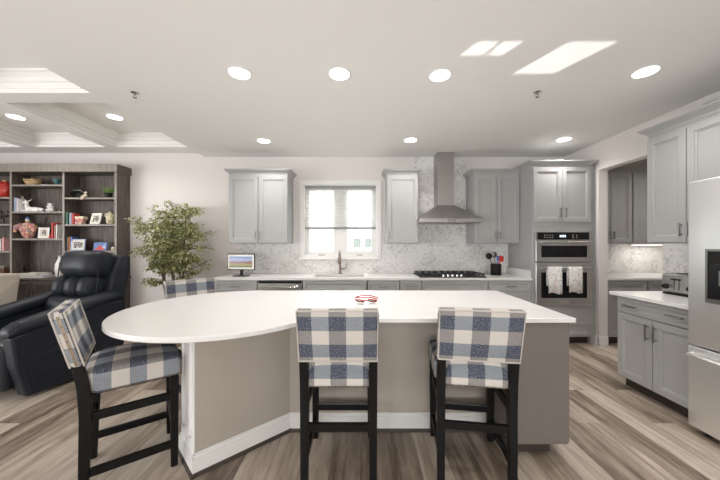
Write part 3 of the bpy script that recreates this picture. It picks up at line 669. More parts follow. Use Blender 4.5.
oven('wall_oven', 'stainless single wall oven with two towels over its handle', 'oven', 0.525, 1.115, 0.64, 0.985, 1.045, False)
def towel(label, cx_, drop, dropb):
    W = 0.092; bm = NB(); y0 = 3.92-0.10; zc = 1.045; r = 0.020
    prof = [(-r-0.003, -drop)]+[(-r-0.002, -drop*0.5), (-r, 0)]+[(r*math.cos(a), r*math.sin(a)) for a in (PI*0.8, PI*0.55, PI*0.3, 0.1)]+[(r, -dropb*0.5), (r+0.001, -dropb)]
    grid = []; n = 12
    for i in range(n+1):
        u = -W+2*W*i/n; col = []
        for (py, pz) in prof:
            wv = 0.006*math.sin(u*62+cx_*9)*min(1, max(0, -pz)/0.12) ; col.append(bm.verts.new((cx_+u*(1-0.06*max(0, -pz)), y0+py-abs(wv), zc+pz+ (0.012*math.sin(i*0.5) if pz < -0.2 else 0))))
        grid.append(col)
    for a, b in zip(grid, grid[1:]):
        for k in range(len(prof)-1): bm.faces.new((a[k], b[k], b[k+1], a[k+1]))
    o = obj('tea_towel', bm, M['towel'], smooth=True); so_ = o.modifiers.new('thickness', 'SOLIDIFY'); so_.thickness = 0.004; so_.offset = 0
    return tag(o, label, 'towel', 'tea towels on the oven handle')
towel('printed white tea towel hung on the oven handle, farther from the pantry', 2.575, 0.33, 0.24)
towel('printed white tea towel hung on the oven handle, nearer the pantry', 2.845, 0.32, 0.24)

# ------------------------------------------------------------------ pantry
upper('pantry_wall_cabinet', 'grey pantry wall cabinet nearest the oven cabinet', 0.63, UD, 1.372, 2.43, (3.345, UY, 0), 0, mat='cab_shaded', do_crown=False)
upper('pantry_wall_cabinet', 'grey pantry wall cabinet farther into the pantry', 0.70, UD, 1.372, 2.43, (3.985, UY, 0), 0, mat='cab_shaded', do_crown=False)
base('pantry_base_cabinet', 'grey pantry base cabinet nearest the oven cabinet', 0.55, BD, (3.345, 3.92, 0), 0, mat='cab_shaded')
base('pantry_base_cabinet', 'grey pantry base cabinet farther into the pantry', 0.78, BD, (3.90, 3.92, 0), 0, mat='cab_shaded')
bm = NB(); box(bm, 3.34, 4.688, 3.89, WY-0.002, 0.8755, 0.905); tag(obj('pantry_countertop', bm, M['quartz'], bevel=0.002), 'white quartz countertop inside the pantry', 'countertop')
t = thing('cabinet_lamp', 'slim lamp glowing under the pantry wall cabinet', 'lamp', (4.35, 4.34, 1.372))
bm = NB(); box(bm, -0.25, 0.25, -0.03, 0.03, -0.02, -0.001); obj('housing', bm, M['trim'], t)
bm = NB(); box(bm, -0.24, 0.24, -0.022, 0.022, -0.023, -0.02); obj('diffuser', bm, M['lens'], t)
area('pantry_glow', (0, 0, -0.03), (0, 0, 0), 0.45, 0.05, 0.9, (1, 0.93, 0.85), parent=t)

# ------------------------------------------------------------------ right run: cabinets, refrigerator
RZ = -PI/2
base('base_cabinet', 'grey base cabinet with one wide drawer and two doors, under the toaster', 0.68, RX-2.52-0.002, (2.52, 2.805, 0), RZ, pulls=2)
bm = NB(); box(bm, 2.452, RX-0.012, 2.122, 2.835, 0.8755, 0.905); tag(obj('countertop', bm, M['quartz'], bevel=0.002), 'short white quartz countertop beside the refrigerator, under the toaster', 'countertop')
upper('wall_cabinet', 'grey double-door wall cabinet above the toaster', 0.68, RX-2.81-0.002, 1.372, 2.40, (2.81, 2.805, 0), RZ, do_crown=False, hz=None)
upper('wall_cabinet', 'grey wall cabinet above the refrigerator', 0.93, RX-2.81-0.002, 1.86, 2.40, (2.81, 2.12, 0), RZ, do_crown=False)
bm = NB(); h = NB()
R = []
for off, hh in ((0.0, -0.012), (0.004, 0.0), (0.008, 0.012), (0.022, 0.026), (0.036, 0.036), (0.048, 0.048), (0.055, 0.052), (0.055, 0.066)):
    z = 2.402+hh+0.012
    R.append([(2.81-off, 1.19, z), (2.81-off, 2.805+off, z), (RX-0.002, 2.805+off, z), (RX-0.002, 1.19, z)])
loft(bm, R); h.free()
tag(obj('crown_moulding', bm, M['cab']), 'long grey crown moulding along the top of the cabinets by the refrigerator', 'moulding')
# refrigerator: local front faces -y
t = thing('refrigerator', 'stainless french-door refrigerator with ice and water dispenser', 'refrigerator', (2.40, 2.112, 0), RZ)
FW, FD = 0.91, 0.80; m = M['fsteel']
bm = NB(); box(bm, 0.004, FW-0.004, 0.075, FD, 0.03, 1.80); obj('body', bm, M['railgrey'], t, bevel=0.004)
def fdoor(name, a, b, z0, z1):
    bm = NB(); rbox(bm, ((a+b)/2, 0.033, (z0+z1)/2), (b-a, 0.066, z1-z0), 0.012, 3); return obj(name, bm, m, t, smooth=True)
fl = fdoor('door', 0, FW/2-0.003, 0.645, 1.822); fr = fdoor('door', FW/2+0.003, FW, 0.645, 1.822); fz = fdoor('freezer_drawer', 0, FW, 0.052, 0.635)
for d, x in ((fl, FW/2-0.05), (fr, FW/2+0.05)):
    bm = NB(); tube(bm, [(x, 0, 0.75), (x, -0.055, 0.78), (x, -0.06, 1.2), (x, -0.055, 1.62), (x, 0, 1.65)], 0.012, 10); obj('handle', bm, m, d, smooth=True)
bm = NB(); tube(bm, [(0.03, 0, 0.578), (0.05, -0.05, 0.580), (0.2, -0.06, 0.580), (FW-0.2, -0.06, 0.580), (FW-0.05, -0.05, 0.580), (FW-0.03, 0, 0.578)], 0.013, 10); obj('handle', bm, m, fz, smooth=True)
bm = NB()
for a, b, c, e in ((0.115, 0.345, 1.32, 1.335), (0.115, 0.345, 0.965, 0.98), (0.115, 0.128, 0.98, 1.32), (0.332, 0.345, 0.98, 1.32)): box(bm, a, b, -0.008, 0.002, c, e)
disp = obj('dispenser', bm, M['nickel'], fl)
bm = NB(); box(bm, 0.128, 0.332, -0.003, 0.001, 0.98, 1.32); obj('dispenser_recess', bm, M['blackglass'], disp)
bm = NB(); box(bm, 0.14, 0.32, -0.006, -0.003, 1.235, 1.31); obj('dispenser_screen', bm, M['black'], disp)
bm = NB(); box(bm, 0.20, 0.26, -0.02, -0.003, 1.09, 1.19); obj('paddle', bm, M['nickel'], disp); bm = NB(); box(bm, 0.14, 0.32, -0.03, -0.003, 0.982, 0.995); obj('drip_tray', bm, M['nickel'], disp)
for x in (0.06, FW-0.06):
    bm = NB(); lathe(bm, [(0.02, 0), (0.02, 0.04)], (x, 0.09, 0), 12); obj('foot', bm, M['black'], t)
bm = NB(); box(bm, 0.02, FW-0.02, 0.09, 0.12, 0.012, 0.05); obj('base_grille', bm, M['black'], t)

# toaster: local front faces -y
t = thing('toaster', 'four-slice metal toaster with black knobs beside the refrigerator', 'toaster', (2.83, 2.72, 0.905), RZ)
bm = NB(); rbox(bm, (0.20, 0.135, 0.105), (0.40, 0.27, 0.178), 0.035, 4); obj('housing', bm, M['hsteel'], t, smooth=True)
bm = NB(); box(bm, 0.015, 0.385, 0.012, 0.258, 0.002, 0.02); obj('plinth', bm, M['black'], t)
for cxk in (0.045, 0.245):
    bm = NB(); lathe(bm, [(0.026, 0), (0.026, 0.008), (0.021, 0.012), (0.018, 0.024), (0.005, 0.025)], n=18); bmesh.ops.rotate(bm, verts=bm.verts, matrix=Matrix.Rotation(PI/2, 3, 'X')); obj('knob', bm, M['black'], t, loc=(cxk+0.01, 0.002, 0.075), smooth=True)
for cxk in (0.125, 0.165):
    bm = NB(); box(bm, cxk-0.003, cxk+0.003, -0.001, 0.004, 0.05, 0.15); obj('lever_slot', bm, M['black'], t)
    bm = NB(); rbox(bm, (cxk, -0.010, 0.145), (0.030, 0.024, 0.013), 0.004); obj('lever', bm, M['black'], t)
for yy in (0.06, 0.11, 0.16, 0.21):
    bm = NB(); box(bm, 0.05, 0.35, yy-0.012, yy+0.012, 0.190, 0.1955); obj('slot', bm, M['dark'], t)

# ------------------------------------------------------------------ island
t = thing('kitchen_island', 'taupe island base with white baseboard and an angled wing under the round end', 'kitchen island')
top = 0.875
body = [(0.928, 2.12), (0.928, 2.835), (-0.66, 2.835), (-0.66, 2.33), (-1.175, 1.902), (-0.98, 1.707), (-0.516, 2.12)]
bm = NB(); prism(bm, body, 0, top-0.001); obj('body', bm, M['isl'], t)
isl = [(-1.175, 1.902, -0.98, 1.707), (-0.98, 1.707, -0.516, 2.12), (-0.516, 2.12, 0.928, 2.12)]
bm = NB()
for (ax, ay, bx, by) in isl:
    a = Vector((ax, ay, 0)); b = Vector((bx, by, 0)); d = (b-a).normalized(); n = Vector((d.y, -d.x, 0))
    for tt, za, zb in ((0.016, 0.02, 0.105), (0.011, 0.105, 0.122), (0.006, 0.122, 0.13)):
        e0 = a - (d*tt if (ax, ay) != (-0.516, 2.12) else Vector()); e1 = b + (d*tt if (bx, by) == (-0.98, 1.707) else Vector())
        quadbox(bm, [e0+Vector((0, 0, za)), e1+Vector((0, 0, za)), e1+n*tt+Vector((0, 0, za)), e0+n*tt+Vector((0, 0, za)), e0+Vector((0, 0, zb)), e1+Vector((0, 0, zb)), e1+n*tt+Vector((0, 0, zb)), e0+n*tt+Vector((0, 0, zb))])
obj('baseboard', bm, M['trim'], t, label='white baseboard around the island')
bm = NB()
for (ax, ay, bx, by) in isl:
    a = Vector((ax, ay, 0)); b = Vector((bx, by, 0)); d = (b-a).normalized(); n = Vector((d.y, -d.x, 0)); tt = 0.028
    e0 = a - (d*tt if (ax, ay) != (-0.516, 2.12) else Vector()); e1 = b + (d*tt if (bx, by) == (-0.98, 1.707) else Vector())
    quadbox(bm, [e0, e1, e1+n*tt, e0+n*tt]+[p+Vector((0, 0, 0.022)) for p in (e0, e1, e1+n*(tt-0.01), e0+n*(tt-0.01))])
obj('shoe_moulding', bm, M['kick'], t, label='dark shoe moulding')
# white panelled end of the wing
bm = NB(); a = Vector((-1.175, 1.902, 0)); b = Vector((-0.98, 1.707, 0)); d = (b-a).normalized(); n = Vector((d.y, -d.x, 0)); L_ = (b-a).length
def pq(s0, s1, z0, z1, tt): 
    quadbox(bm, [a+d*s0+Vector((0, 0, z0)), a+d*s1+Vector((0, 0, z0)), a+d*s1+n*tt+Vector((0, 0, z0)), a+d*s0+n*tt+Vector((0, 0, z0)), a+d*s0+Vector((0, 0, z1)), a+d*s1+Vector((0, 0, z1)), a+d*s1+n*tt+Vector((0, 0, z1)), a+d*s0+n*tt+Vector((0, 0, z1))])
pq(0, L_, 0.13, top-0.002, 0.004)
for s0, s1, z0_, z1_ in ((0.05, 0.062, 0.20, 0.80), (L_-0.062, L_-0.05, 0.20, 0.80), (0.05, L_-0.05, 0.788, 0.80), (0.05, L_-0.05, 0.20, 0.212)): pq(s0, s1, z0_, z1_, 0.014)
obj('end_panel', bm, M['trim'], t, label='white panelled end of the wing')
# cabinet pier at the refrigerator end
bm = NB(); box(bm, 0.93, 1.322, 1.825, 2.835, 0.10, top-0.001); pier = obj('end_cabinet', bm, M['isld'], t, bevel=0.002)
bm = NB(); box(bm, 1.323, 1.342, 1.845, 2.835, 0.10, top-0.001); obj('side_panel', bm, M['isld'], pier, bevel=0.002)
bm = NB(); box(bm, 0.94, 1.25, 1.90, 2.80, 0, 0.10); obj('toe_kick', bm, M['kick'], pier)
# cabinet doors on the cooking side
for k in range(4):
    d = panel_front('door', -0.64+k*0.48, -0.165+k*0.48, 0.12, 0.865, M['isld'], t)
    d.location = (0.65, 2.835, 0); d.rotation_euler = (0, 0, PI)
# worktop: straight bar with a round end
cxr, cyr, rr = -0.960, 2.152, 0.723
pts = [(1.352, 1.80), (1.362, 2.875)]
for i in range(0, 61):
    a = PI/2 + i*(math.radians(232))/60 - 0.0
    pts.append((cxr+rr*math.cos(a), cyr+rr*math.sin(a)))
# ease the circle into the straight front edge
lx, ly = pts[-1]
pts += [(lx+0.10, ly+0.068), (lx+0.20, ly+0.115)]
pts = [p for p in pts if not (p[1] > 1.80 and p[0] > -0.5 and p[1] < 2.5 and p[0] < 1.3)]
pts.append((-0.22, 1.80))
bm = NB(); prism(bm, pts, 0.8755, 0.905)
tag(obj('island_worktop', bm, M['quartz'], bevel=0.005, seg=3), 'white quartz island worktop with a large rounded end', 'countertop')

# red-framed spectacles lying folded open on the worktop
t = thing('reading_glasses', 'red-framed reading glasses lying on the island worktop', 'glasses', (0.045, 2.27, 0.905), math.radians(6)); t.scale = (1.4, 1.4, 1.4); t.rotation_euler = (1.05, 0, math.radians(6)); t.location.z += 0.008
bm = NB()
for sx in (-1, 1):
    pts = [(sx*0.034+0.024*math.cos(a), -0.004*math.cos(a), 0.019+0.017*math.sin(a)) for a in [i*2*PI/16 for i in range(17)]]
    tube(bm, pts, 0.0036, 6, cap=False)
tube(bm, [(-0.011, 0, 0.024), (0, -0.002, 0.028), (0.011, 0, 0.024)], 0.003, 6); obj('frame', bm, M['red'], t, smooth=True)
for sx in (-1, 1):
    bm = NB(); lathe(bm, [(0.022, -0.0006), (0.022, 0.0006)], n=20, sy=0.78); bmesh.ops.rotate(bm, verts=bm.verts, matrix=Matrix.Rotation(PI/2, 3, 'X')); obj('lens', bm, M['lensclear'], t, loc=(sx*0.034, 0, 0.019))
    bm = NB(); tube(bm, [(sx*0.058, 0, 0.026), (sx*0.066, 0.014, 0.028), (sx*0.02, 0.020+0.006*sx, 0.034), (-sx*0.03, 0.018+0.006*sx, 0.036), (-sx*0.055, 0.014+0.006*sx, 0.024)], [0.0032, 0.003, 0.0026, 0.0028, 0.0035], 6); obj('temple_arm', bm, M['red'], t, smooth=True)

# digital frame
t = thing('digital_picture_frame', 'small digital picture frame on a black stand showing a mountain landscape', 'picture frame', (-1.70, 4.12, 0.905), math.radians(-7))
bm = NB(); rbox(bm, (0, 0, 0.006), (0.20, 0.12, 0.012), 0.004); obj('foot', bm, M['black'], t)
bm = NB(); bar(bm, (0, 0.01, 0.01), (0, 0.015, 0.13), 0.045, 0.012); obj('neck', bm, M['black'], t)
piv = obj('bezel', (lambda b: (rbox(b, (0, 0, 0.205), (0.42, 0.016, 0.235), 0.004), b)[1])(NB()), M['black'], t)
bm = NB(); box(bm, -0.198, 0.198, -0.0095, -0.0085, 0.10, 0.31); obj('mat_border', bm, M['white'], piv)
bm = NB(); box(bm, -0.172, 0.172, -0.0105, -0.0096, 0.128, 0.283); obj('screen', bm, M['screen'], piv)

# ------------------------------------------------------------------ counter stools (local +y = forward)
def fabric_uv(o, offx=0, offy=0):
    me = o.data; uv = me.uv_layers.new(name='UVMap')
    for p in me.polygons:
        n = p.normal
        for li in p.loop_indices:
            v = me.vertices[me.loops[li].vertex_index].co
            ax = max(range(3), key=lambda i: abs(n[i]))
            if ax == 0: u, w_ = v.z+0.02 if o.name.startswith('seat') else v.y, v.y if o.name.startswith('seat') else v.z
            elif ax == 1: u, w_ = v.x, v.z
            else: u, w_ = v.x, v.y
            if o.name.startswith('back') and ax == 2: w_ = v.y+0.9
            uv.data[li].uv = (u+offx, w_+offy)
def make_stool(label):
    t = thing('counter_stool', label, 'stool', (0, 0, 0), 0, 'plaid counter stools')
    lm = M['legs']
    def seatfn(co):
        x, y, z = co
        if z > 0.60: 
            k = (z-0.60)/0.06
            z += 0.045*k*max(0, 1-(x/0.25)**2)**0.5*max(0, 1-((y)/0.26)**2)**0.5
        return (x, y, z)
    bm = NB(); rbox(bm, (0, 0.0, 0.609), (0.446, 0.455, 0.106), 0.026, 4, seatfn, 7)
    # rear corners notched narrower between the back legs
    for v in bm.verts:
        if v.co.y < -0.165: v.co.x *= 0.80
    s = obj('seat', bm, M['plaid'], t, smooth=True); fabric_uv(s, 0, 0.02)
    bm = NB()
    for (x_, y_) in [(-0.17+0.038*k, -0.229) for k in range(10)]+[(-0.221, -0.13+0.038*k) for k in range(10)]+[(0.221, -0.13+0.038*k) for k in range(10)]+[(-0.20+0.04*k, 0.228) for k in range(11)]:
        ball(bm, (x_, y_, 0.568), 0.0045, n=8)
    tube(bm, [(-0.17, -0.226, 0.568), (0.17, -0.226, 0.568), (0.221, -0.13, 0.568), (0.221, 0.20, 0.568), (0.20, 0.226, 0.568), (-0.20, 0.226, 0.568), (-0.221, 0.20, 0.568), (-0.221, -0.13, 0.568), (-0.17, -0.226, 0.568)], 0.002, 5)
    obj('nailhead_trim', bm, M['nail'], s)
    bm = NB(); box(bm, -0.18, 0.18, -0.18, 0.2, 0.545, 0.570); obj('seat_frame', bm, lm, t)
    # back cushion, tilted
    bm = NB(); lean = 0.26
    def bk(co):
        x, y, z = co; zz = (z-0.72)
        y -= lean*zz + 0.02*(1-(x/0.25)**2)*0
        y += -0.018*max(0, 1-(x/0.23)**2)*math.sin(PI*min(1, max(0, zz/0.3)))*0.6
        return (x, y, z)
    rbox(bm, (0, -0.235, 0.872), (0.440, 0.052, 0.306), 0.016, 3, bk, 7)
    bc = obj('backrest', bm, M['plaid'], t, smooth=True); fabric_uv(bc, 0, 0.040)
    bm = NB()
    for yy in (-0.262, -0.208):
        pts = []
        for (x_, z_) in ((-0.215, 0.726), (0.215, 0.726), (0.215, 1.018), (-0.215, 1.018), (-0.215, 0.726)): pts.append((x_, yy-lean*(z_-0.72), z_))
        tube(bm, pts, 0.0048, 6)
    obj('piping', bm, M['piping'], bc, smooth=True)
    for sx in (-1, 1):
        bm = NB()
        for k in range(7):
            z_ = 0.745+k*0.04; ball(bm, (sx*0.220, -0.235-lean*(z_-0.72), z_), 0.0045, n=8)
        bar(bm, (sx*0.2195, -0.235, 0.73), (sx*0.2195, -0.235-lean*0.28, 1.0), 0.004, 0.014)
        obj('nailhead_trim', bm, M['nail'], bc)
    for sx in (-1, 1):
        bm = NB(); x = sx*0.194
        c = []
        for (y_, z_, hw_, hd) in ((-0.216, 0.0, 0.020, 0.020), (-0.205, 0.45, 0.023, 0.026), (-0.213, 0.60, 0.023, 0.026), (-0.237, 0.735, 0.023, 0.022)):
            c.append([(x-hw_, y_-hd, z_), (x+hw_, y_-hd, z_), (x+hw_, y_+hd, z_), (x-hw_, y_+hd, z_)])
        loft(bm, c); obj('leg', bm, lm, t, bevel=0.003)
        bm = NB(); y_ = 0.195; loft(bm, [[(x-h_, y_-h_, z_), (x+h_, y_-h_, z_), (x+h_, y_+h_, z_), (x-h_, y_+h_, z_)] for h_, z_ in ((0.018, 0), (0.023, 0.58))]); obj('leg', bm, lm, t, bevel=0.003)
    for sx in (-1, 1):
        bm = NB(); bar(bm, (sx*0.194, -0.20, 0.435), (sx*0.194, 0.18, 0.435), 0.022, 0.044); obj('side_rail', bm, lm, t)
        bm = NB(); bar(bm, (sx*0.194, -0.215, 0.135), (sx*0.194, 0.18, 0.135), 0.022, 0.042); obj('side_rail', bm, lm, t)
    bm = NB(); bar(bm, (-0.19, -0.212, 0.333), (0.19, -0.212, 0.333), 0.042, 0.022); obj('rear_rail', bm, lm, t)
    bm = NB(); bar(bm, (-0.19, 0.195, 0.22), (0.19, 0.195, 0.22), 0.044, 0.026); fr_ = obj('footrest', bm, lm, t)
    bm = NB(); bar(bm, (-0.175, 0.193, 0.243), (0.175, 0.193, 0.243), 0.003, 0.030); bar(bm, (-0.175, 0.210, 0.226), (0.175, 0.210, 0.226), 0.034, 0.003); obj('kick_plate', bm, M['nickel'], fr_, label='metal kick plate')
    return t
s0 = make_stool('plaid counter stool squarely backed to the viewer, just in front of the reading glasses')
s0.location = (-0.120, 1.845, 0)
dup(s0, (0.688, 1.845, 0), math.radians(-8), 'plaid counter stool turned slightly, in front of the end cabinet of the island')
dup(s0, (-1.425, 1.825, 0), math.radians(-53), 'plaid counter stool seen side-on beside the black recliner')
dup(s0, (-1.43, 2.62, 0), math.radians(-131), 'plaid counter stool behind the round end of the island, mostly hidden, near the potted tree')

# ------------------------------------------------------------------ recliner (local front faces -y)
t = thing('recliner', 'dark navy leather recliner with tufted back beside the bookcase', 'recliner', (-3.215, 2.95, 0), math.radians(-11.5)); t.scale = (0.94, 1, 1.03)
lt = M['leather']
def puff(c, s, r, amt, ax, nseg=5, div=6):   # rounded block that swells outward along axis ax
    def fn(co):
        q = [(co[i]-c[i])/(s[i]/2) for i in range(3)]
        k = 1.0
        for i in range(3):
            if i != ax: k *= max(0, 1-abs(q[i])**2.4)
        o = list(co)
        if ax == 2: o[2] += amt*k*(1 if q[2] > 0 else -0.3)
        elif q[1] < 0: o[1] -= amt*k
        return o
    bm = NB(); rbox(bm, Vector(c), s, r, nseg, fn, div); return bm
bm = NB(); box(bm, -0.40, 0.40, -0.32, 0.36, 0.05, 0.12); obj('base_frame', bm, M['black'], t)
bm = puff((0, -0.06, 0.36), (0.60, 0.66, 0.26), 0.07, 0.05, 2); obj('seat_cushion', bm, lt, t, smooth=True)
bm = puff((0, -0.41, 0.27), (0.60, 0.12, 0.36), 0.05, 0.03, 1); obj('footrest', bm, lt, t, smooth=True)
for sx in (-1, 1):
    bm = NB(); x = sx*0.36
    sec = []
    prof = [(-0.37, 0.03), (0.44, 0.03), (0.50, 0.30), (0.50, 0.70), (0.30, 0.72), (-0.30, 0.60), (-0.47, 0.56), (-0.44, 0.30)]
    a_ = [bm.verts.new((x-0.065, p[0], p[1])) for p in prof]; b_ = [bm.verts.new((x+0.065, p[0], p[1])) for p in prof]
    bm.faces.new(a_); bm.faces.new(b_[::-1])
    for k in range(len(prof)): bm.faces.new((a_[k], b_[k], b_[(k+1) % len(prof)], a_[(k+1) % len(prof)]))
    ap = obj('arm', bm, lt, t, bevel=0.025, seg=4)
    # arm top pad, rising to the back
    bm = NB(); pts = [(x, -0.50, 0.575), (x, -0.44, 0.625), (x, -0.20, 0.65), (x, 0.10, 0.715), (x, 0.36, 0.775), (x, 0.52, 0.74)]
    rings = []
    for i, p in enumerate(pts):
        rx, rz = ((0.075, 0.035), (0.098, 0.06), (0.105, 0.068), (0.105, 0.068), (0.10, 0.06), (0.07, 0.04))[i]
        rings.append([(p[0]+rx*math.copysign(abs(math.cos(a))**0.75, math.cos(a)), p[1], p[2]+rz*math.sin(a)) for a in [k*2*PI/20 for k in range(20)]])
    loft(bm, rings); pd = obj('arm_pad', bm, lt, ap, smooth=True); ss = pd.modifiers.new('sub', 'SUBSURF'); ss.levels = 1; ss.render_levels = 1
    # seams and stitched panels on the outer side
    bm = NB(); xo = x+sx*0.066
    tube(bm, [(xo, -0.40, 0.50), (xo, -0.405, 0.30), (xo, -0.345, 0.05)], 0.006, 6)
    tube(bm, [(xo, -0.36, 0.49), (xo, -0.365, 0.30), (xo, -0.31, 0.05)], 0.005, 6)
    tube(bm, [(xo, -0.36, 0.36), (xo, -0.1, 0.37), (xo, 0.40, 0.45)], 0.005, 6)
    tube(bm, [(xo, -0.33, 0.22), (xo, 0.0, 0.235), (xo, 0.40, 0.29)], 0.004, 6)
    obj('side_piping', bm, lt, ap, smooth=True)
# back: outer shell, headrest pillow, tufted lower cushions
bm = NB(); R = []
for z, y0_, y1_, hw_ in ((0.40, 0.30, 0.46, 0.36), (0.75, 0.33, 0.53, 0.375), (1.05, 0.42, 0.60, 0.36), (1.20, 0.50, 0.62, 0.325)):
    R.append([(-hw_, y0_, z), (hw_, y0_, z), (hw_, y1_, z), (-hw_, y1_, z)])
loft(bm, R); obj('back_shell', bm, lt, t, bevel=0.03, seg=4)
rotm = lambda c: c
def tilt(bm, piv_y, piv_z, ang):
    bmesh.ops.rotate(bm, verts=bm.verts, cent=(0, piv_y, piv_z), matrix=Matrix.Rotation(ang, 3, 'X')); return bm
T_ = -0.20
bm = puff((0.02, 0.26, 1.10), (0.56, 0.27, 0.31), 0.11, 0.055, 1, 5, 7); obj('headrest', tilt(bm, 0.3, 0.5, T_), lt, t, smooth=True)
for sx in (-1, 0, 1):
    bm = puff((sx*0.185, 0.27, 0.855), (0.20, 0.25, 0.24), 0.07, 0.055, 1, 5, 4); obj('tufted_cushion', tilt(bm, 0.3, 0.5, T_), lt, t, smooth=True)
bm = puff((0, 0.24, 0.64), (0.60, 0.26, 0.24), 0.08, 0.055, 1, 5, 6); obj('lumbar_cushion', tilt(bm, 0.3, 0.5, T_), lt, t, smooth=True)
for sx in (-1, 1):
    bm = NB(); tube(bm, [(sx*0.295, 0.20, 0.62), (sx*0.305, 0.19, 0.9), (sx*0.30, 0.17, 1.1), (sx*0.28, 0.20, 1.24)], 0.006, 6)
    obj('back_piping', tilt(bm, 0.3, 0.5, T_), lt, t, smooth=True)

# beige armchair at the picture's edge, beyond the recliner
t = thing('beige_sofa', 'beige upholstered sofa back between the bookcase and the recliner', 'sofa', (-5.12, 3.45, 0), math.radians(0))
bm = NB(); R = []
for z, y0_, y1_, hw_ in ((0.10, -0.30, 0.35, 0.56), (0.45, -0.10, 0.35, 0.60), (0.90, 0.10, 0.36, 0.66), (0.985, 0.14, 0.34, 0.68)): R.append([(-hw_, y0_, z), (hw_-0.12, y0_, z), (hw_-0.02, y1_, z), (-hw_, y1_, z)])
loft(bm, R); obj('backrest', bm, M['beige'], t, bevel=0.03, seg=4)
bm = puff((-0.1, -0.48, 0.36), (1.0, 0.72, 0.22), 0.06, 0.04, 2); obj('seat_cushion', bm, M['beige'], t, smooth=True)
bm = NB(); rbox(bm, (0.50, -0.42, 0.36), (0.14, 0.80, 0.52), 0.05, 4); obj('arm', bm, M['beige'], t, smooth=True)
for x_, y_ in ((-0.5, -0.75), (0.45, -0.75), (-0.5, 0.28), (0.42, 0.28)):
    bm = NB(); lathe(bm, [(0.02, 0), (0.03, 0.11)], (x_, y_, 0), 12); obj('leg', bm, M['brown'], t)

# ------------------------------------------------------------------ bookcase (built on the back wall)
BF, BX1 = 4.30, -3.632
BB = WY-0.001
t = thing('bookcase', 'grey brown wall-length bookcase with open shelves and lower cabinets', 'bookcase'); bk_ = t
wd, we = M['shelfwood'], M['shelfedge']
bays = [(-6.75, -5.99), (-5.965, -5.205), (-5.18, -4.42+0.0), ]
# bay faces measured along the front plane
s_ = F/BF
def bx(px): return (px-360)/s_
div = [bx(11)-0.78*k for k in (2, 1)] + [bx(11), bx(63.6)]
LEDGE = 0.862
tp = 2.44
bm = NB(); box(bm, div[0]-0.013, BX1, BB-0.012, BB, 0, tp); obj('back_panel', bm, wd, t)
for x in div:
    bm = NB(); box(bm, x-0.014, x+0.014, BF, BB-0.012, LEDGE, tp); u = obj('upright', bm, wd, t)
    bm = NB(); box(bm, x-0.015, x+0.015, BF-0.004, BF, LEDGE, tp); obj('edge_strip', bm, we, u)
bm = NB(); box(bm, BX1-0.028, BX1, BF, BB, 0, tp); u = obj('side_panel', bm, wd, t)
bm = NB(); box(bm, BX1-0.030, BX1+0.001, BF-0.004, BF, LEDGE, tp); obj('edge_strip', bm, we, u)
bm = NB(); box(bm, div[0]-0.02, BX1+0.028, BF-0.03, BB, tp-0.002, tp+0.115); cr_ = obj('cornice', bm, wd, t, bevel=0.003)
bm = NB(); box(bm, div[0]-0.02, BX1+0.030, BF-0.034, BF-0.0305, tp, tp+0.117); obj('edge_strip', bm, we, cr_)
cols = [(div[0]+0.014, div[1]-0.014), (div[1]+0.014, div[2]-0.014), (div[2]+0.014, div[3]-0.014), (div[3]+0.014, BX1-0.028)]
def zz(py): return 1.372-(py-243.6)/s_
shelf_y = {0: (184.5, 211.5, 238.5), 1: (197, 224, 251), 2: (184.5, 211.5, 238.5), 3: (197.5, 224.3, 250.8)}
for ci, (a, b) in enumerate(cols):
    for py in shelf_y[ci]:
        z = zz(py); bm = NB(); box(bm, a, b, BF+0.006, BB-0.012, z-0.024, z); sf = obj('shelf', bm, wd, t)
        bm = NB(); box(bm, a, b, BF+0.001, BF+0.006, z-0.025, z+0.0005); obj('edge_strip', bm, we, sf)
BC = BF-0.06
bm = NB(); box(bm, div[0]-0.02, BX1+0.004, BC, BB-0.012, 0.08, LEDGE-0.03); lc = obj('lower_cabinet', bm, wd, t)
bm = NB(); box(bm, div[0]-0.02, BX1+0.02, BC-0.02, BB-0.001, LEDGE-0.03, LEDGE); obj('ledge', bm, wd, t, bevel=0.003)
bm = NB(); box(bm, div[0], BX1-0.01, BC+0.05, BB-0.02, 0, 0.08); obj('plinth', bm, M['kick'], t)
for a, b in cols:
    mid = (a+b)/2
    for p, q in ((a+0.003, mid-0.003), (mid+0.003, b-0.003)):
        d = panel_front('door', p, q, 0.10, LEDGE-0.045, wd, t, rail=0.05, y=BC); pull(d, q-0.03 if p == a+0.003 else p+0.03, 0.66, 0.1, y=BC-0.02)

# things on the shelves
def sx_(px, d=4.40): return (px-360)*d/F
SH = {'2a': zz(184.5), '2b': zz(211.5), '2c': zz(238.5), '3a': zz(197.5), '3b': zz(224.3), '3c': zz(250.8), '1a': zz(197), '1b': zz(224), '1c': zz(251), 'L': LEDGE}
def book(label, px, z, thick, h, depth, mat, y=4.39, rz=0, group=None):
    depth *= 0.72; y -= 0.025
    t = thing('book', label, 'book', (sx_(px, y), y, z), rz, group)
    bm = NB(); 
    box(bm, -thick/2, -thick/2+0.003, -depth/2, depth/2, 0, h); box(bm, thick/2-0.003, thick/2, -depth/2, depth/2, 0, h); box(bm, -thick/2, thick/2, -depth/2, -depth/2+0.003, 0, h)
    obj('cover', bm, M[mat], t); bm = NB(); box(bm, -thick/2+0.003, thick/2-0.003, -depth/2+0.003, depth/2-0.004, 0.003, h-0.004); obj('pages', bm, M['paper'], t)
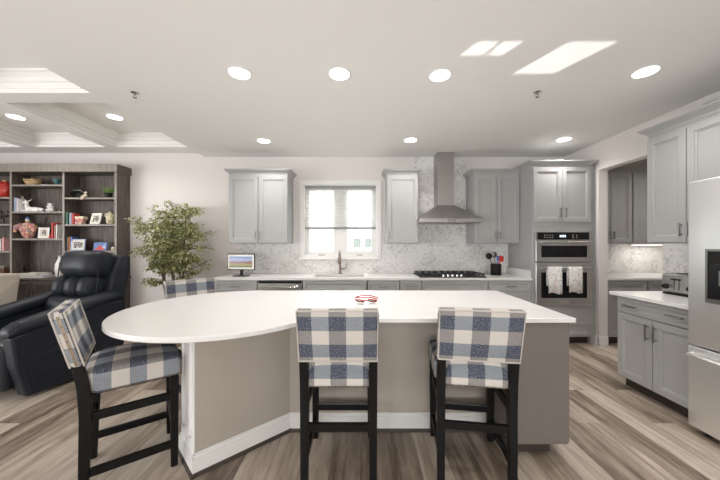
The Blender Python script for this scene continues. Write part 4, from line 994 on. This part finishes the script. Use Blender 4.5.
def frame(label, px, z, w_, h_, lean, rz, fm='white', y=4.36, pm='photo'):
    t = thing('photo_frame', label, 'picture frame', (sx_(px), y, z), rz)
    bm = NB(); e = 0.016
    for a, b, c, d in ((-w_/2, w_/2, 0, e), (-w_/2, w_/2, h_-e, h_), (-w_/2, -w_/2+e, e, h_-e), (w_/2-e, w_/2, e, h_-e)): box(bm, a, b, -0.008, 0.008, c, d)
    f = obj('frame', bm, M[fm], t, rot=(-lean, 0, 0), loc=(0, 0, 0.004))
    bm = NB(); box(bm, -w_/2+e, w_/2-e, -0.002, 0.004, e, h_-e); p_ = obj('mount', bm, M['paper'], f)
    bm = NB(); box(bm, -w_/2+e+0.02, w_/2-e-0.02, -0.004, -0.002, e+0.022, h_-e-0.022); obj('picture', bm, M[pm], p_)
    bm = NB(); bar(bm, (0, 0.012+math.tan(lean)*h_*0.7, h_*0.7), (0, 0.012+math.tan(lean)*h_*0.7+0.05, 0.004), 0.03, 0.003); obj('easel_leg', bm, M['black'], t)
# bay 2 (full width seen)
t = thing('woven_bowl', 'tan woven bowl on the top shelf of the bookcase', 'bowl', (sx_(33), 4.40, SH['2a']))
bm = NB(); lathe(bm, [(0.06, 0), (0.10, 0.03), (0.125, 0.075), (0.127, 0.092), (0.118, 0.09), (0.09, 0.035), (0.02, 0.012)], n=28, sy=0.8)
for v in bm.verts:
    if v.co.z > 0.05: v.co.z += 0.018*(abs(v.co.x)/0.12)
obj('bowl', bm, M['tan'], t, smooth=True); t.scale = (0.9, 0.9, 0.9)
bm = NB(); tube(bm, [(-0.123, -0.03, 0.09), (-0.05, -0.098, 0.075), (0.05, -0.098, 0.075), (0.123, -0.03, 0.09)], 0.006, 8); obj('rim_band', bm, M['brown'], t, smooth=True)
bm = NB(); lathe(bm, [(0.035, 0), (0.030, 0.008), (0.012, 0.02), (0.014, 0.03), (0.055, 0.09), (0.066, 0.115), (0.058, 0.112), (0.01, 0.035)], n=24)
for v in bm.verts: v.co *= 0.85
tag(obj('goblet', bm, M['teal'], loc=(sx_(57), 4.40, SH['2a']), smooth=True), 'teal flared goblet on the top shelf beside the woven bowl', 'goblet')
book('pale blue book standing beside the white deer', 18, SH['2b'], 0.05, 0.21, 0.11, 'lblue'); book('white book standing against the pale blue one', 21.3, SH['2b'], 0.022, 0.19, 0.14, 'white')
# lying deer
t = thing('deer_figurine', 'white lying deer figurine with antlers on the second shelf', 'figurine', (sx_(34), 4.38, SH['2b']))
bm = NB(); ball(bm, (0.03, 0, 0.038), 0.048, 2.4, 0.75, 0.78, 18); ball(bm, (0.11, 0, 0.034), 0.042, 1.3, 0.9, 0.8, 16); ball(bm, (-0.055, 0, 0.045), 0.042, 1.1, 0.8, 1.0, 16)
tube(bm, [(-0.065, 0, 0.05), (-0.085, 0, 0.10), (-0.082, 0, 0.145)], [0.036, 0.024, 0.019], 12)
ball(bm, (-0.080, -0.006, 0.155), 0.024, 1.0, 0.8, 0.85, 14); tube(bm, [(-0.080, -0.01, 0.154), (-0.112, -0.02, 0.140), (-0.122, -0.022, 0.136)], [0.019, 0.013, 0.010], 10)
tube(bm, [(-0.06, -0.02, 0.014), (-0.12, -0.03, 0.012), (-0.15, -0.03, 0.012)], [0.018, 0.012, 0.010], 8); tube(bm, [(0.13, -0.03, 0.016), (0.07, -0.045, 0.012), (0.03, -0.045, 0.010)], [0.022, 0.013, 0.009], 8)
tube(bm, [(-0.07, 0.012, 0.168), (-0.055, 0.03, 0.185)], [0.010, 0.003], 6); tube(bm, [(-0.07, -0.022, 0.168), (-0.055, -0.04, 0.182)], [0.010, 0.003], 6); ball(bm, (0.166, 0, 0.045), 0.010)
db = obj('body', bm, M['white'], t, smooth=True); rm = db.modifiers.new('fuse', 'REMESH'); rm.mode = 'VOXEL'; rm.voxel_size = 0.004; rm.use_smooth_shade = True; cs = db.modifiers.new('soft', 'SMOOTH'); cs.iterations = 4
for sy in (-1, 1):
    bm = NB(); bs = Vector((-0.082, sy*0.010, 0.17)); m1 = bs+Vector((-0.03, sy*0.02, 0.035)); m2 = m1+Vector((-0.018, sy*0.012, 0.035)); m3 = bs+Vector((0.035, sy*0.02, 0.045))
    if sy < 0: tube(bm, [bs, m1, m2], [0.005, 0.004, 0.002], 6); tube(bm, [m1, m1+Vector((0.004, 0, 0.035))], [0.004, 0.0015], 6)
    else: tube(bm, [bs, bs+Vector((0.025, 0.02, 0.02)), m3], [0.005, 0.004, 0.002], 6); tube(bm, [bs+Vector((0.02, 0.016, 0.016)), bs+Vector((0.05, 0.02, 0.022))], [0.004, 0.0015], 6)
    obj('antler', bm, M['cream'], t, smooth=True)
t = thing('stacked_stone_ornament', 'white ornament of three stacked rounded stones beside the deer', 'ornament', (sx_(51.5), 4.38, SH['2b']))
for z_, r_, a_ in ((0.030, 0.058, 0.52), (0.078, 0.045, 0.50), (0.117, 0.034, 0.52)):
    bm = NB(); ball(bm, (0, 0, z_), r_, 1, 0.8, a_, 18); obj('stone', bm, M['white'], t, smooth=True)
bm = NB(); ball(bm, (0, 0, 0.018), 0.026, 1, 0.8, 0.7); ball(bm, (0.012, 0, 0.04), 0.014)
tag(obj('small_bird_ornament', bm, M['nickel'], loc=(sx_(60), 4.39, SH['2b']), smooth=True), 'tiny grey bird ornament at the end of the deer shelf', 'ornament')
# colourful figure
t = thing('painted_figurine', 'colourful painted figurine in a spreading robe on the third shelf', 'figurine', (sx_(30), 4.38, SH['2c']))
bm = NB(); lathe(bm, [(0.03, 0), (0.05, 0.01), (0.075, 0.05), (0.105, 0.12), (0.125, 0.16), (0.10, 0.20), (0.06, 0.235), (0.02, 0.25)], n=26, sy=0.6)
for v in bm.verts:
    a = math.atan2(v.co.y, v.co.x); f_ = 1+0.13*math.sin(7*a+v.co.z*20); v.co.x *= f_; v.co.y *= f_
obj('robe', bm, M['figure'], t, smooth=True); bm = NB(); ball(bm, (0.01, -0.02, 0.275), 0.028, n=12); obj('head', bm, M['cream'], t, smooth=True)
bm = NB(); lathe(bm, [(0.028, 0.285), (0.03, 0.295), (0.012, 0.325)], (0.01, -0.015, 0), 12); obj('headdress', bm, M['blue'], t, smooth=True)
for sx in (-1, 1):
    bm = NB(); tube(bm, [(sx*0.05, -0.04, 0.21), (sx*0.12, -0.05, 0.18), (sx*0.145, -0.05, 0.10)], [0.028, 0.036, 0.02], 10); obj('sleeve', bm, M['figure'], t, smooth=True)
frame('tilted silver photo frame beside the painted figurine', 46.5, SH['2c'], 0.12, 0.165, 0.15, 0.5)
bm = NB(); ball(bm, (0, 0, 0.022), 0.020, 1, 0.9, 1.1); ball(bm, (0, 0, 0.052), 0.013)
tag(obj('small_red_ornament', bm, M['redp'], loc=(sx_(53), 4.36, SH['2c']), smooth=True), 'tiny red ornament in front of the red books', 'ornament')
book('tall red book on the figurine shelf', 56.3, SH['2c'], 0.026, 0.235, 0.16, 'redp'); book('slim pink book between the tall red one and the white ones', 58.4, SH['2c'], 0.016, 0.19, 0.15, 'pink')
book('white book at the end of the figurine shelf', 60.2, SH['2c'], 0.02, 0.21, 0.15, 'white')
# ledge
for k, (lab, mt, w_, off, h_) in enumerate((('blue-grey book lying at the bottom of the flat stack on the ledge', 'lblue', 0.36, 0.02, 0.035), ('cream book lying on top of the flat stack on the ledge', 'paper', 0.30, -0.04, 0.032))):
    t = thing('book', lab, 'book', (sx_(40)+off, 4.36, LEDGE+(0.0355 if k else 0)), 0)
    bm = NB(); box(bm, -w_/2, w_/2, -0.11, 0.11, 0, 0.004); box(bm, -w_/2, w_/2, -0.11, 0.11, h_-0.004, h_); box(bm, -w_/2, w_/2, 0.106, 0.11, 0, h_); obj('cover', bm, M[mt], t); bm = NB(); box(bm, -w_/2+0.004, w_/2-0.004, -0.105, 0.106, 0.004, h_-0.004); obj('pages', bm, M['paper'], t)
bm = NB(); lathe(bm, [(0.035, 0), (0.035, 0.008), (0.010, 0.014), (0.016, 0.045), (0.024, 0.06), (0.012, 0.075), (0.015, 0.088), (0.004, 0.10)], n=16)
tag(obj('small_black_statuette', bm, M['black'], loc=(sx_(27.5), 4.36, LEDGE+0.068), smooth=True), 'small black statuette on the stack of flat books', 'statuette')
bm = NB(); lathe(bm, [(0.035, 0), (0.048, 0.03), (0.060, 0.12), (0.055, 0.20), (0.032, 0.26), (0.020, 0.29), (0.020, 0.315), (0.027, 0.325), (0.018, 0.322), (0.016, 0.28)], n=26)
tag(obj('bottle_vase', bm, M['white'], loc=(sx_(60, 4.36), 4.36, LEDGE), smooth=True), 'tall white bottle vase on the ledge beside the recliner', 'vase')
# bay 3
t = thing('round_black_sculpture', 'round black looped sculpture on the top shelf nearest the plant', 'sculpture', (sx_(79.5), 4.40, SH['3a']))
bm = NB(); tube(bm, [(0.105*math.cos(a), 0.02*math.sin(a*2), 0.072+0.062*math.sin(a)) for a in [k*2*PI/28 for k in range(29)]], [0.012+0.012*abs(math.sin(k*PI/28)) for k in range(29)], 10); obj('ring', bm, M['black'], t, smooth=True)
bm = NB(); ball(bm, (0.0, 0.01, 0.055), 0.05, 1.4, 0.6, 0.9); obj('core', bm, M['black'], t, smooth=True)
bm = NB(); tube(bm, [(-0.11, 0, 0.07), (-0.05, -0.03, 0.115), (0.03, -0.03, 0.12), (0.10, -0.02, 0.08)], 0.006, 8); obj('silver_band', bm, M['nickel'], t, smooth=True)
t = thing('hanging_cream_figurine', 'cream figurine sitting over the shelf edge beside the black sculpture', 'figurine', (sx_(90), 4.325, SH['3a']))
bm = NB(); ball(bm, (0, 0, 0.03), 0.024, 1.2, 1, 1.2); ball(bm, (0.012, -0.004, 0.072), 0.020); tube(bm, [(-0.01, -0.015, 0.03), (-0.015, -0.042, 0.01), (-0.018, -0.045, -0.035)], [0.014, 0.011, 0.008], 8); tube(bm, [(0.015, -0.015, 0.025), (0.014, -0.042, 0.006), (0.0, -0.045, -0.028)], [0.013, 0.010, 0.008], 8)
obj('body', bm, M['cream'], t, smooth=True)
t = thing('potted_grass', 'small green grass plant in a black pot on the top shelf', 'plant', (sx_(108.5, 4.38), 4.38, SH['3a']))
bm = NB(); lathe(bm, [(0.035, 0), (0.050, 0.06), (0.055, 0.08), (0.046, 0.078), (0.04, 0.065)], n=20); obj('pot', bm, M['black'], t, smooth=True)
bm = NB()
for k in range(170):
    a = random.random()*2*PI; r = random.random()**0.5*0.04; l_ = random.uniform(0.05, 0.11); q = random.random()*0.9
    p0 = Vector((r*math.cos(a), r*math.sin(a), 0.068)); p1 = p0+Vector((math.cos(a)*l_*q*0.9, math.sin(a)*l_*q*0.7, l_)); tube(bm, [p0, p1], [0.0022, 0.0006], 4)
obj('grass_blades', bm, M['grass'], t)
book('tall white book at the start of the second row by the plant', 67.8, SH['3b'], 0.030, 0.19, 0.15, 'white'); book('dark green book beside the tall white one', 70.3, SH['3b'], 0.032, 0.185, 0.15, 'green')
book('second pale book, between the dark green one and the short red one', 73.0, SH['3b'], 0.034, 0.175, 0.11, 'lblue')
book('short red book behind the colourful box', 76.0, SH['3b'], 0.03, 0.165, 0.14, 'redp')
t = thing('colourful_box', 'small colourful box with a pale lid on the middle shelf', 'box', (sx_(81.5, 4.36), 4.36, SH['3b']), 0.1)
bm = NB(); rbox(bm, (0, 0, 0.045), (0.115, 0.09, 0.09), 0.006); obj('box_body', bm, M['figure'], t); bm = NB(); rbox(bm, (0, 0, 0.105), (0.12, 0.095, 0.03), 0.006); obj('lid', bm, M['cream'], t)
bm = NB(); ball(bm, (0, 0, 0.035), 0.034, 1.1, 1, 1)
tag(obj('dark_round_ornament', bm, M['black'], loc=(sx_(88.5), 4.40, SH['3b']), smooth=True), 'dark round ornament between the colourful box and the cream photo frame', 'ornament')
frame('cream photo frame leaning back on the middle shelf', 97, SH['3b'], 0.165, 0.175, 0.25, -0.12, fm='white')
t = thing('painted_urn', 'painted ceramic urn with a handle at the end of the middle shelf', 'urn', (sx_(110.5, 4.38), 4.38, SH['3b']))
bm = NB(); lathe(bm, [(0.035, 0), (0.05, 0.03), (0.056, 0.10), (0.048, 0.15), (0.025, 0.175), (0.028, 0.19)], n=22); obj('vessel', bm, M['urn'], t, smooth=True)
bm = NB(); lathe(bm, [(0.030, 0.19), (0.026, 0.205), (0.006, 0.22), (0.008, 0.232)], n=18); obj('lid', bm, M['nickel'], t, smooth=True)
bm = NB(); tube(bm, [(-0.05, 0, 0.11), (-0.085, 0, 0.13), (-0.08, 0, 0.165), (-0.035, 0, 0.17)], 0.007, 8); obj('handle', bm, M['cream'], t, smooth=True)
for lab, px, th_, h_, mt in (('bright red book at the start of the third row by the plant', 68.6, 0.03, 0.205, 'redp'), ('white book between the red and orange ones', 70.8, 0.022, 0.20, 'white'), ('orange book in the third row by the plant', 72.6, 0.024, 0.195, 'orange'), ('blue book behind the silver photo frame', 74.6, 0.026, 0.21, 'blue')):
    book(lab, px, SH['3c'], th_, h_, 0.14, mt, y=4.42)
frame('silver photo frame with a greenery picture on the third shelf', 81.5, SH['3c'], 0.20, 0.17, 0.12, 0.05, fm='lblue', y=4.34)
t = thing('red_and_blue_picture', 'small framed picture of a red peak on blue on the third shelf', 'picture', (sx_(100.0, 4.37), 4.37, SH['3c']), 0)
bm = NB(); box(bm, -0.10, 0.10, -0.006, 0.006, 0, 0.125); fp = obj('board', bm, M['blue'], t, rot=(-0.15, 0, 0))
bm = NB(); vs = [(-0.085, 0.008), (-0.005, 0.085), (0.08, 0.01)]; loft(bm, [[(x, y, z) for x, z in vs] for y in (-0.009, -0.0062)]); obj('red_peak', bm, M['redp'], fp)
bm = NB(); vs = [(0.02, 0.04), (0.07, 0.11), (0.09, 0.03)]; loft(bm, [[(x, y, z) for x, z in vs] for y in (-0.0082, -0.0062)]); obj('pale_peak', bm, M['lblue'], fp)
bm = NB(); bar(bm, (0, 0.02, 0.09), (0, 0.06, 0.004), 0.02, 0.003); obj('easel_leg', bm, M['black'], t)
bm = NB(); lathe(bm, [(0.02, 0), (0.026, 0.02), (0.022, 0.05), (0.012, 0.06)], n=16)
tag(obj('small_cream_jar', bm, M['cream'], loc=(sx_(113.2, 4.38), 4.38, SH['3c']), smooth=True), 'small cream jar at the end of the third shelf', 'jar')
bm = NB(); lathe(bm, [(0.03, 0), (0.04, 0.05), (0.03, 0.11), (0.015, 0.13), (0.02, 0.14)], n=18)
tag(obj('small_round_vase', bm, M['cream'], loc=(sx_(70, 4.34), 4.34, LEDGE), smooth=True), 'small pale vase on the ledge just behind the recliner headrest', 'vase')
# bay 1 (only its end is in the picture)
t = thing('red_apple_ornament', 'glossy red carved round vase at the edge of the bookcase', 'vase', (sx_(5.5, 4.38), 4.38, SH['1a']))
bm = NB(); lathe(bm, [(0.05, 0), (0.085, 0.05), (0.10, 0.11), (0.098, 0.17), (0.07, 0.225), (0.035, 0.245), (0.02, 0.235)], n=28)
for v in bm.verts:
    a = math.atan2(v.co.y, v.co.x); f_ = 1+0.035*math.sin(9*a); v.co.x *= f_; v.co.y *= f_
obj('vessel', bm, M['red'], t, smooth=True); bm = NB(); lathe(bm, [(0.03, 0.235), (0.036, 0.26), (0.026, 0.262)], n=16); obj('rim', bm, M['gold'], t, smooth=True)
t = thing('black_tree_sculpture', 'black metal tree sculpture on the shelf below the red vase', 'sculpture', (sx_(3.5, 4.38), 4.38, SH['1b']))
bm = NB(); box(bm, -0.05, 0.05, -0.03, 0.03, 0, 0.012); obj('stand', bm, M['black'], t)
bm = NB(); tube(bm, [(0, 0, 0.01), (0.005, 0, 0.08), (0, 0, 0.13)], 0.006, 6); tube(bm, [(0, 0, 0.07), (-0.05, 0, 0.13)], 0.004, 6); tube(bm, [(0, 0, 0.07), (0.05, 0, 0.14)], 0.004, 6); obj('trunk', bm, M['black'], t)
bm = NB()
for k in range(26): ball(bm, (random.uniform(-0.085, 0.085), random.uniform(-0.02, 0.02), random.uniform(0.10, 0.20)), random.uniform(0.012, 0.02), 1, 0.3, 0.8, 8)
obj('metal_leaves', bm, M['black'], t)
book('pink book at the edge shelf beside the black ornament', 7.4, SH['1c'], 0.035, 0.20, 0.15, 'pink'); book('white book beside the pink one near the edge of the bookcase', 4.6, SH['1c'], 0.026, 0.18, 0.15, 'white')
bm = NB(); ball(bm, (0, 0, 0.05), 0.05, 0.9, 0.6, 1); ball(bm, (0, -0.01, 0.11), 0.028); tube(bm, [(0.02, 0, 0.13), (0.04, 0, 0.15)], [0.01, 0.003], 6); tube(bm, [(-0.02, 0, 0.13), (-0.04, 0, 0.15)], [0.01, 0.003], 6)
tag(obj('black_owl_ornament', bm, M['black'], loc=(sx_(0.5, 4.38), 4.38, SH['1c']), smooth=True), 'black owl ornament beside the white and pink books', 'ornament')
t = thing('wooden_box', 'brown wooden box on the ledge at the edge of the bookcase', 'box', (sx_(3, 4.37), 4.37, LEDGE))
bm = NB(); rbox(bm, (0, 0, 0.07), (0.20, 0.14, 0.14), 0.005); obj('box_body', bm, M['brown'], t); bm = NB(); rbox(bm, (0, 0, 0.16), (0.206, 0.146, 0.036), 0.006); obj('lid', bm, M['shelfedge'], t)

# ------------------------------------------------------------------ artificial tree
t = thing('potted_tree', 'tall leafy variegated tree with several brown stems against the white wall', 'plant', (-2.68, 4.10, 0))
bm = NB(); lathe(bm, [(0.13, 0), (0.16, 0.05), (0.18, 0.28), (0.19, 0.30), (0.172, 0.30), (0.165, 0.26)], n=28); obj('pot', bm, M['black'], t, smooth=True)
bm = NB(); lathe(bm, [(0.163, 0.24), (0.14, 0.265), (0.05, 0.272)], n=24); obj('soil', bm, M['kick'], t)
rnd = random.Random(11); lv = NB()
tips = []
def leaf(p, d, L, W):
    d = d.normalized(); s = d.cross(Vector((rnd.uniform(-.5, .5), rnd.uniform(-.5, .5), 1))).normalized(); n = s.cross(d)
    c = [p, p+d*L*0.35+s*W, p+d*L*0.75+s*W*0.7-n*L*0.05, p+d*L-n*L*0.14, p+d*L*0.75-s*W*0.7-n*L*0.05, p+d*L*0.35-s*W]
    lv.faces.new([lv.verts.new(q) for q in c])
def branch(bm, p, d, L, r, depth):
    pts = [p]; q = p.copy(); dd = d.normalized()
    for k in range(4):
        dd = (dd+Vector((rnd.uniform(-.16, .16), rnd.uniform(-.16, .16), rnd.uniform(-.06, .07)))).normalized(); q = q+dd*L/4; pts.append(q.copy())
    tube(bm, pts, [r*(1-0.17*k) for k in range(5)], 6)
    if depth == 0:
        for q in pts[1:]:
            for k in range(4):
                leaf(q+Vector((rnd.uniform(-.03, .03),)*3), Vector((rnd.uniform(-1, 1), rnd.uniform(-1, 1), rnd.uniform(-.75, .35))), rnd.uniform(.045, .075), rnd.uniform(.008, .013))
        return
    for q in pts[2:]:
        for k in range(2):
            a = rnd.uniform(0, 2*PI); branch(bm, q, Vector((math.cos(a)*1.2, math.sin(a)*0.8, rnd.uniform(-0.35, 0.6))), L*rnd.uniform(.45, .7), r*.42, depth-1)
for k, (bx_, by_, tx, ty, tz, hh) in enumerate(((-0.05, 0, -0.17, -0.03, 1.0, 1.10), (0.0, 0.03, -0.03, 0.03, 1.0, 1.28), (0.03, -0.02, 0.02, -0.04, 1.0, 1.05), (0.06, 0.02, 0.16, 0.02, 1.0, 1.22), (0.09, 0, 0.25, -0.02, 1.0, 1.0), (-0.07, 0.02, -0.22, 0.0, 1.0, 1.05))):
    bm = NB(); p0 = Vector((bx_, by_, 0.26)); n_ = 7; pts = []
    for i in range(n_+1):
        f_ = i/n_; pts.append(p0+Vector((0.8*tx*f_**1.5+0.015*math.sin(i*2+k), ty*f_, hh*1.2*f_)))
    tube(bm, pts, [0.019-0.0017*i for i in range(n_+1)], 8)
    for i in range(4, n_+1):
        for j in range(3 if i < n_ else 4):
            a = rnd.uniform(0, 2*PI); branch(bm, pts[i], Vector((math.cos(a)*1.25, math.sin(a)*0.75, rnd.uniform(0.0, 0.7))), rnd.uniform(.17, .27), .007, 1)
    for i in (3,):
        for j in range(1):
            a = rnd.uniform(0, 2*PI); branch(bm, pts[i], Vector((math.cos(a)*1.3, math.sin(a)*0.7, rnd.uniform(-.2, 0.3))), rnd.uniform(.15, .24), .006, 1)
    obj('stem', bm, M['bark'], t, smooth=True)
WALLCLR = WY-0.01-4.10
for v in lv.verts:
    if v.co.y > WALLCLR: v.co.y = WALLCLR-0.004*random.random()
fo = obj('foliage', lv, M['leaf'], t); fo['kind'] = 'stuff'
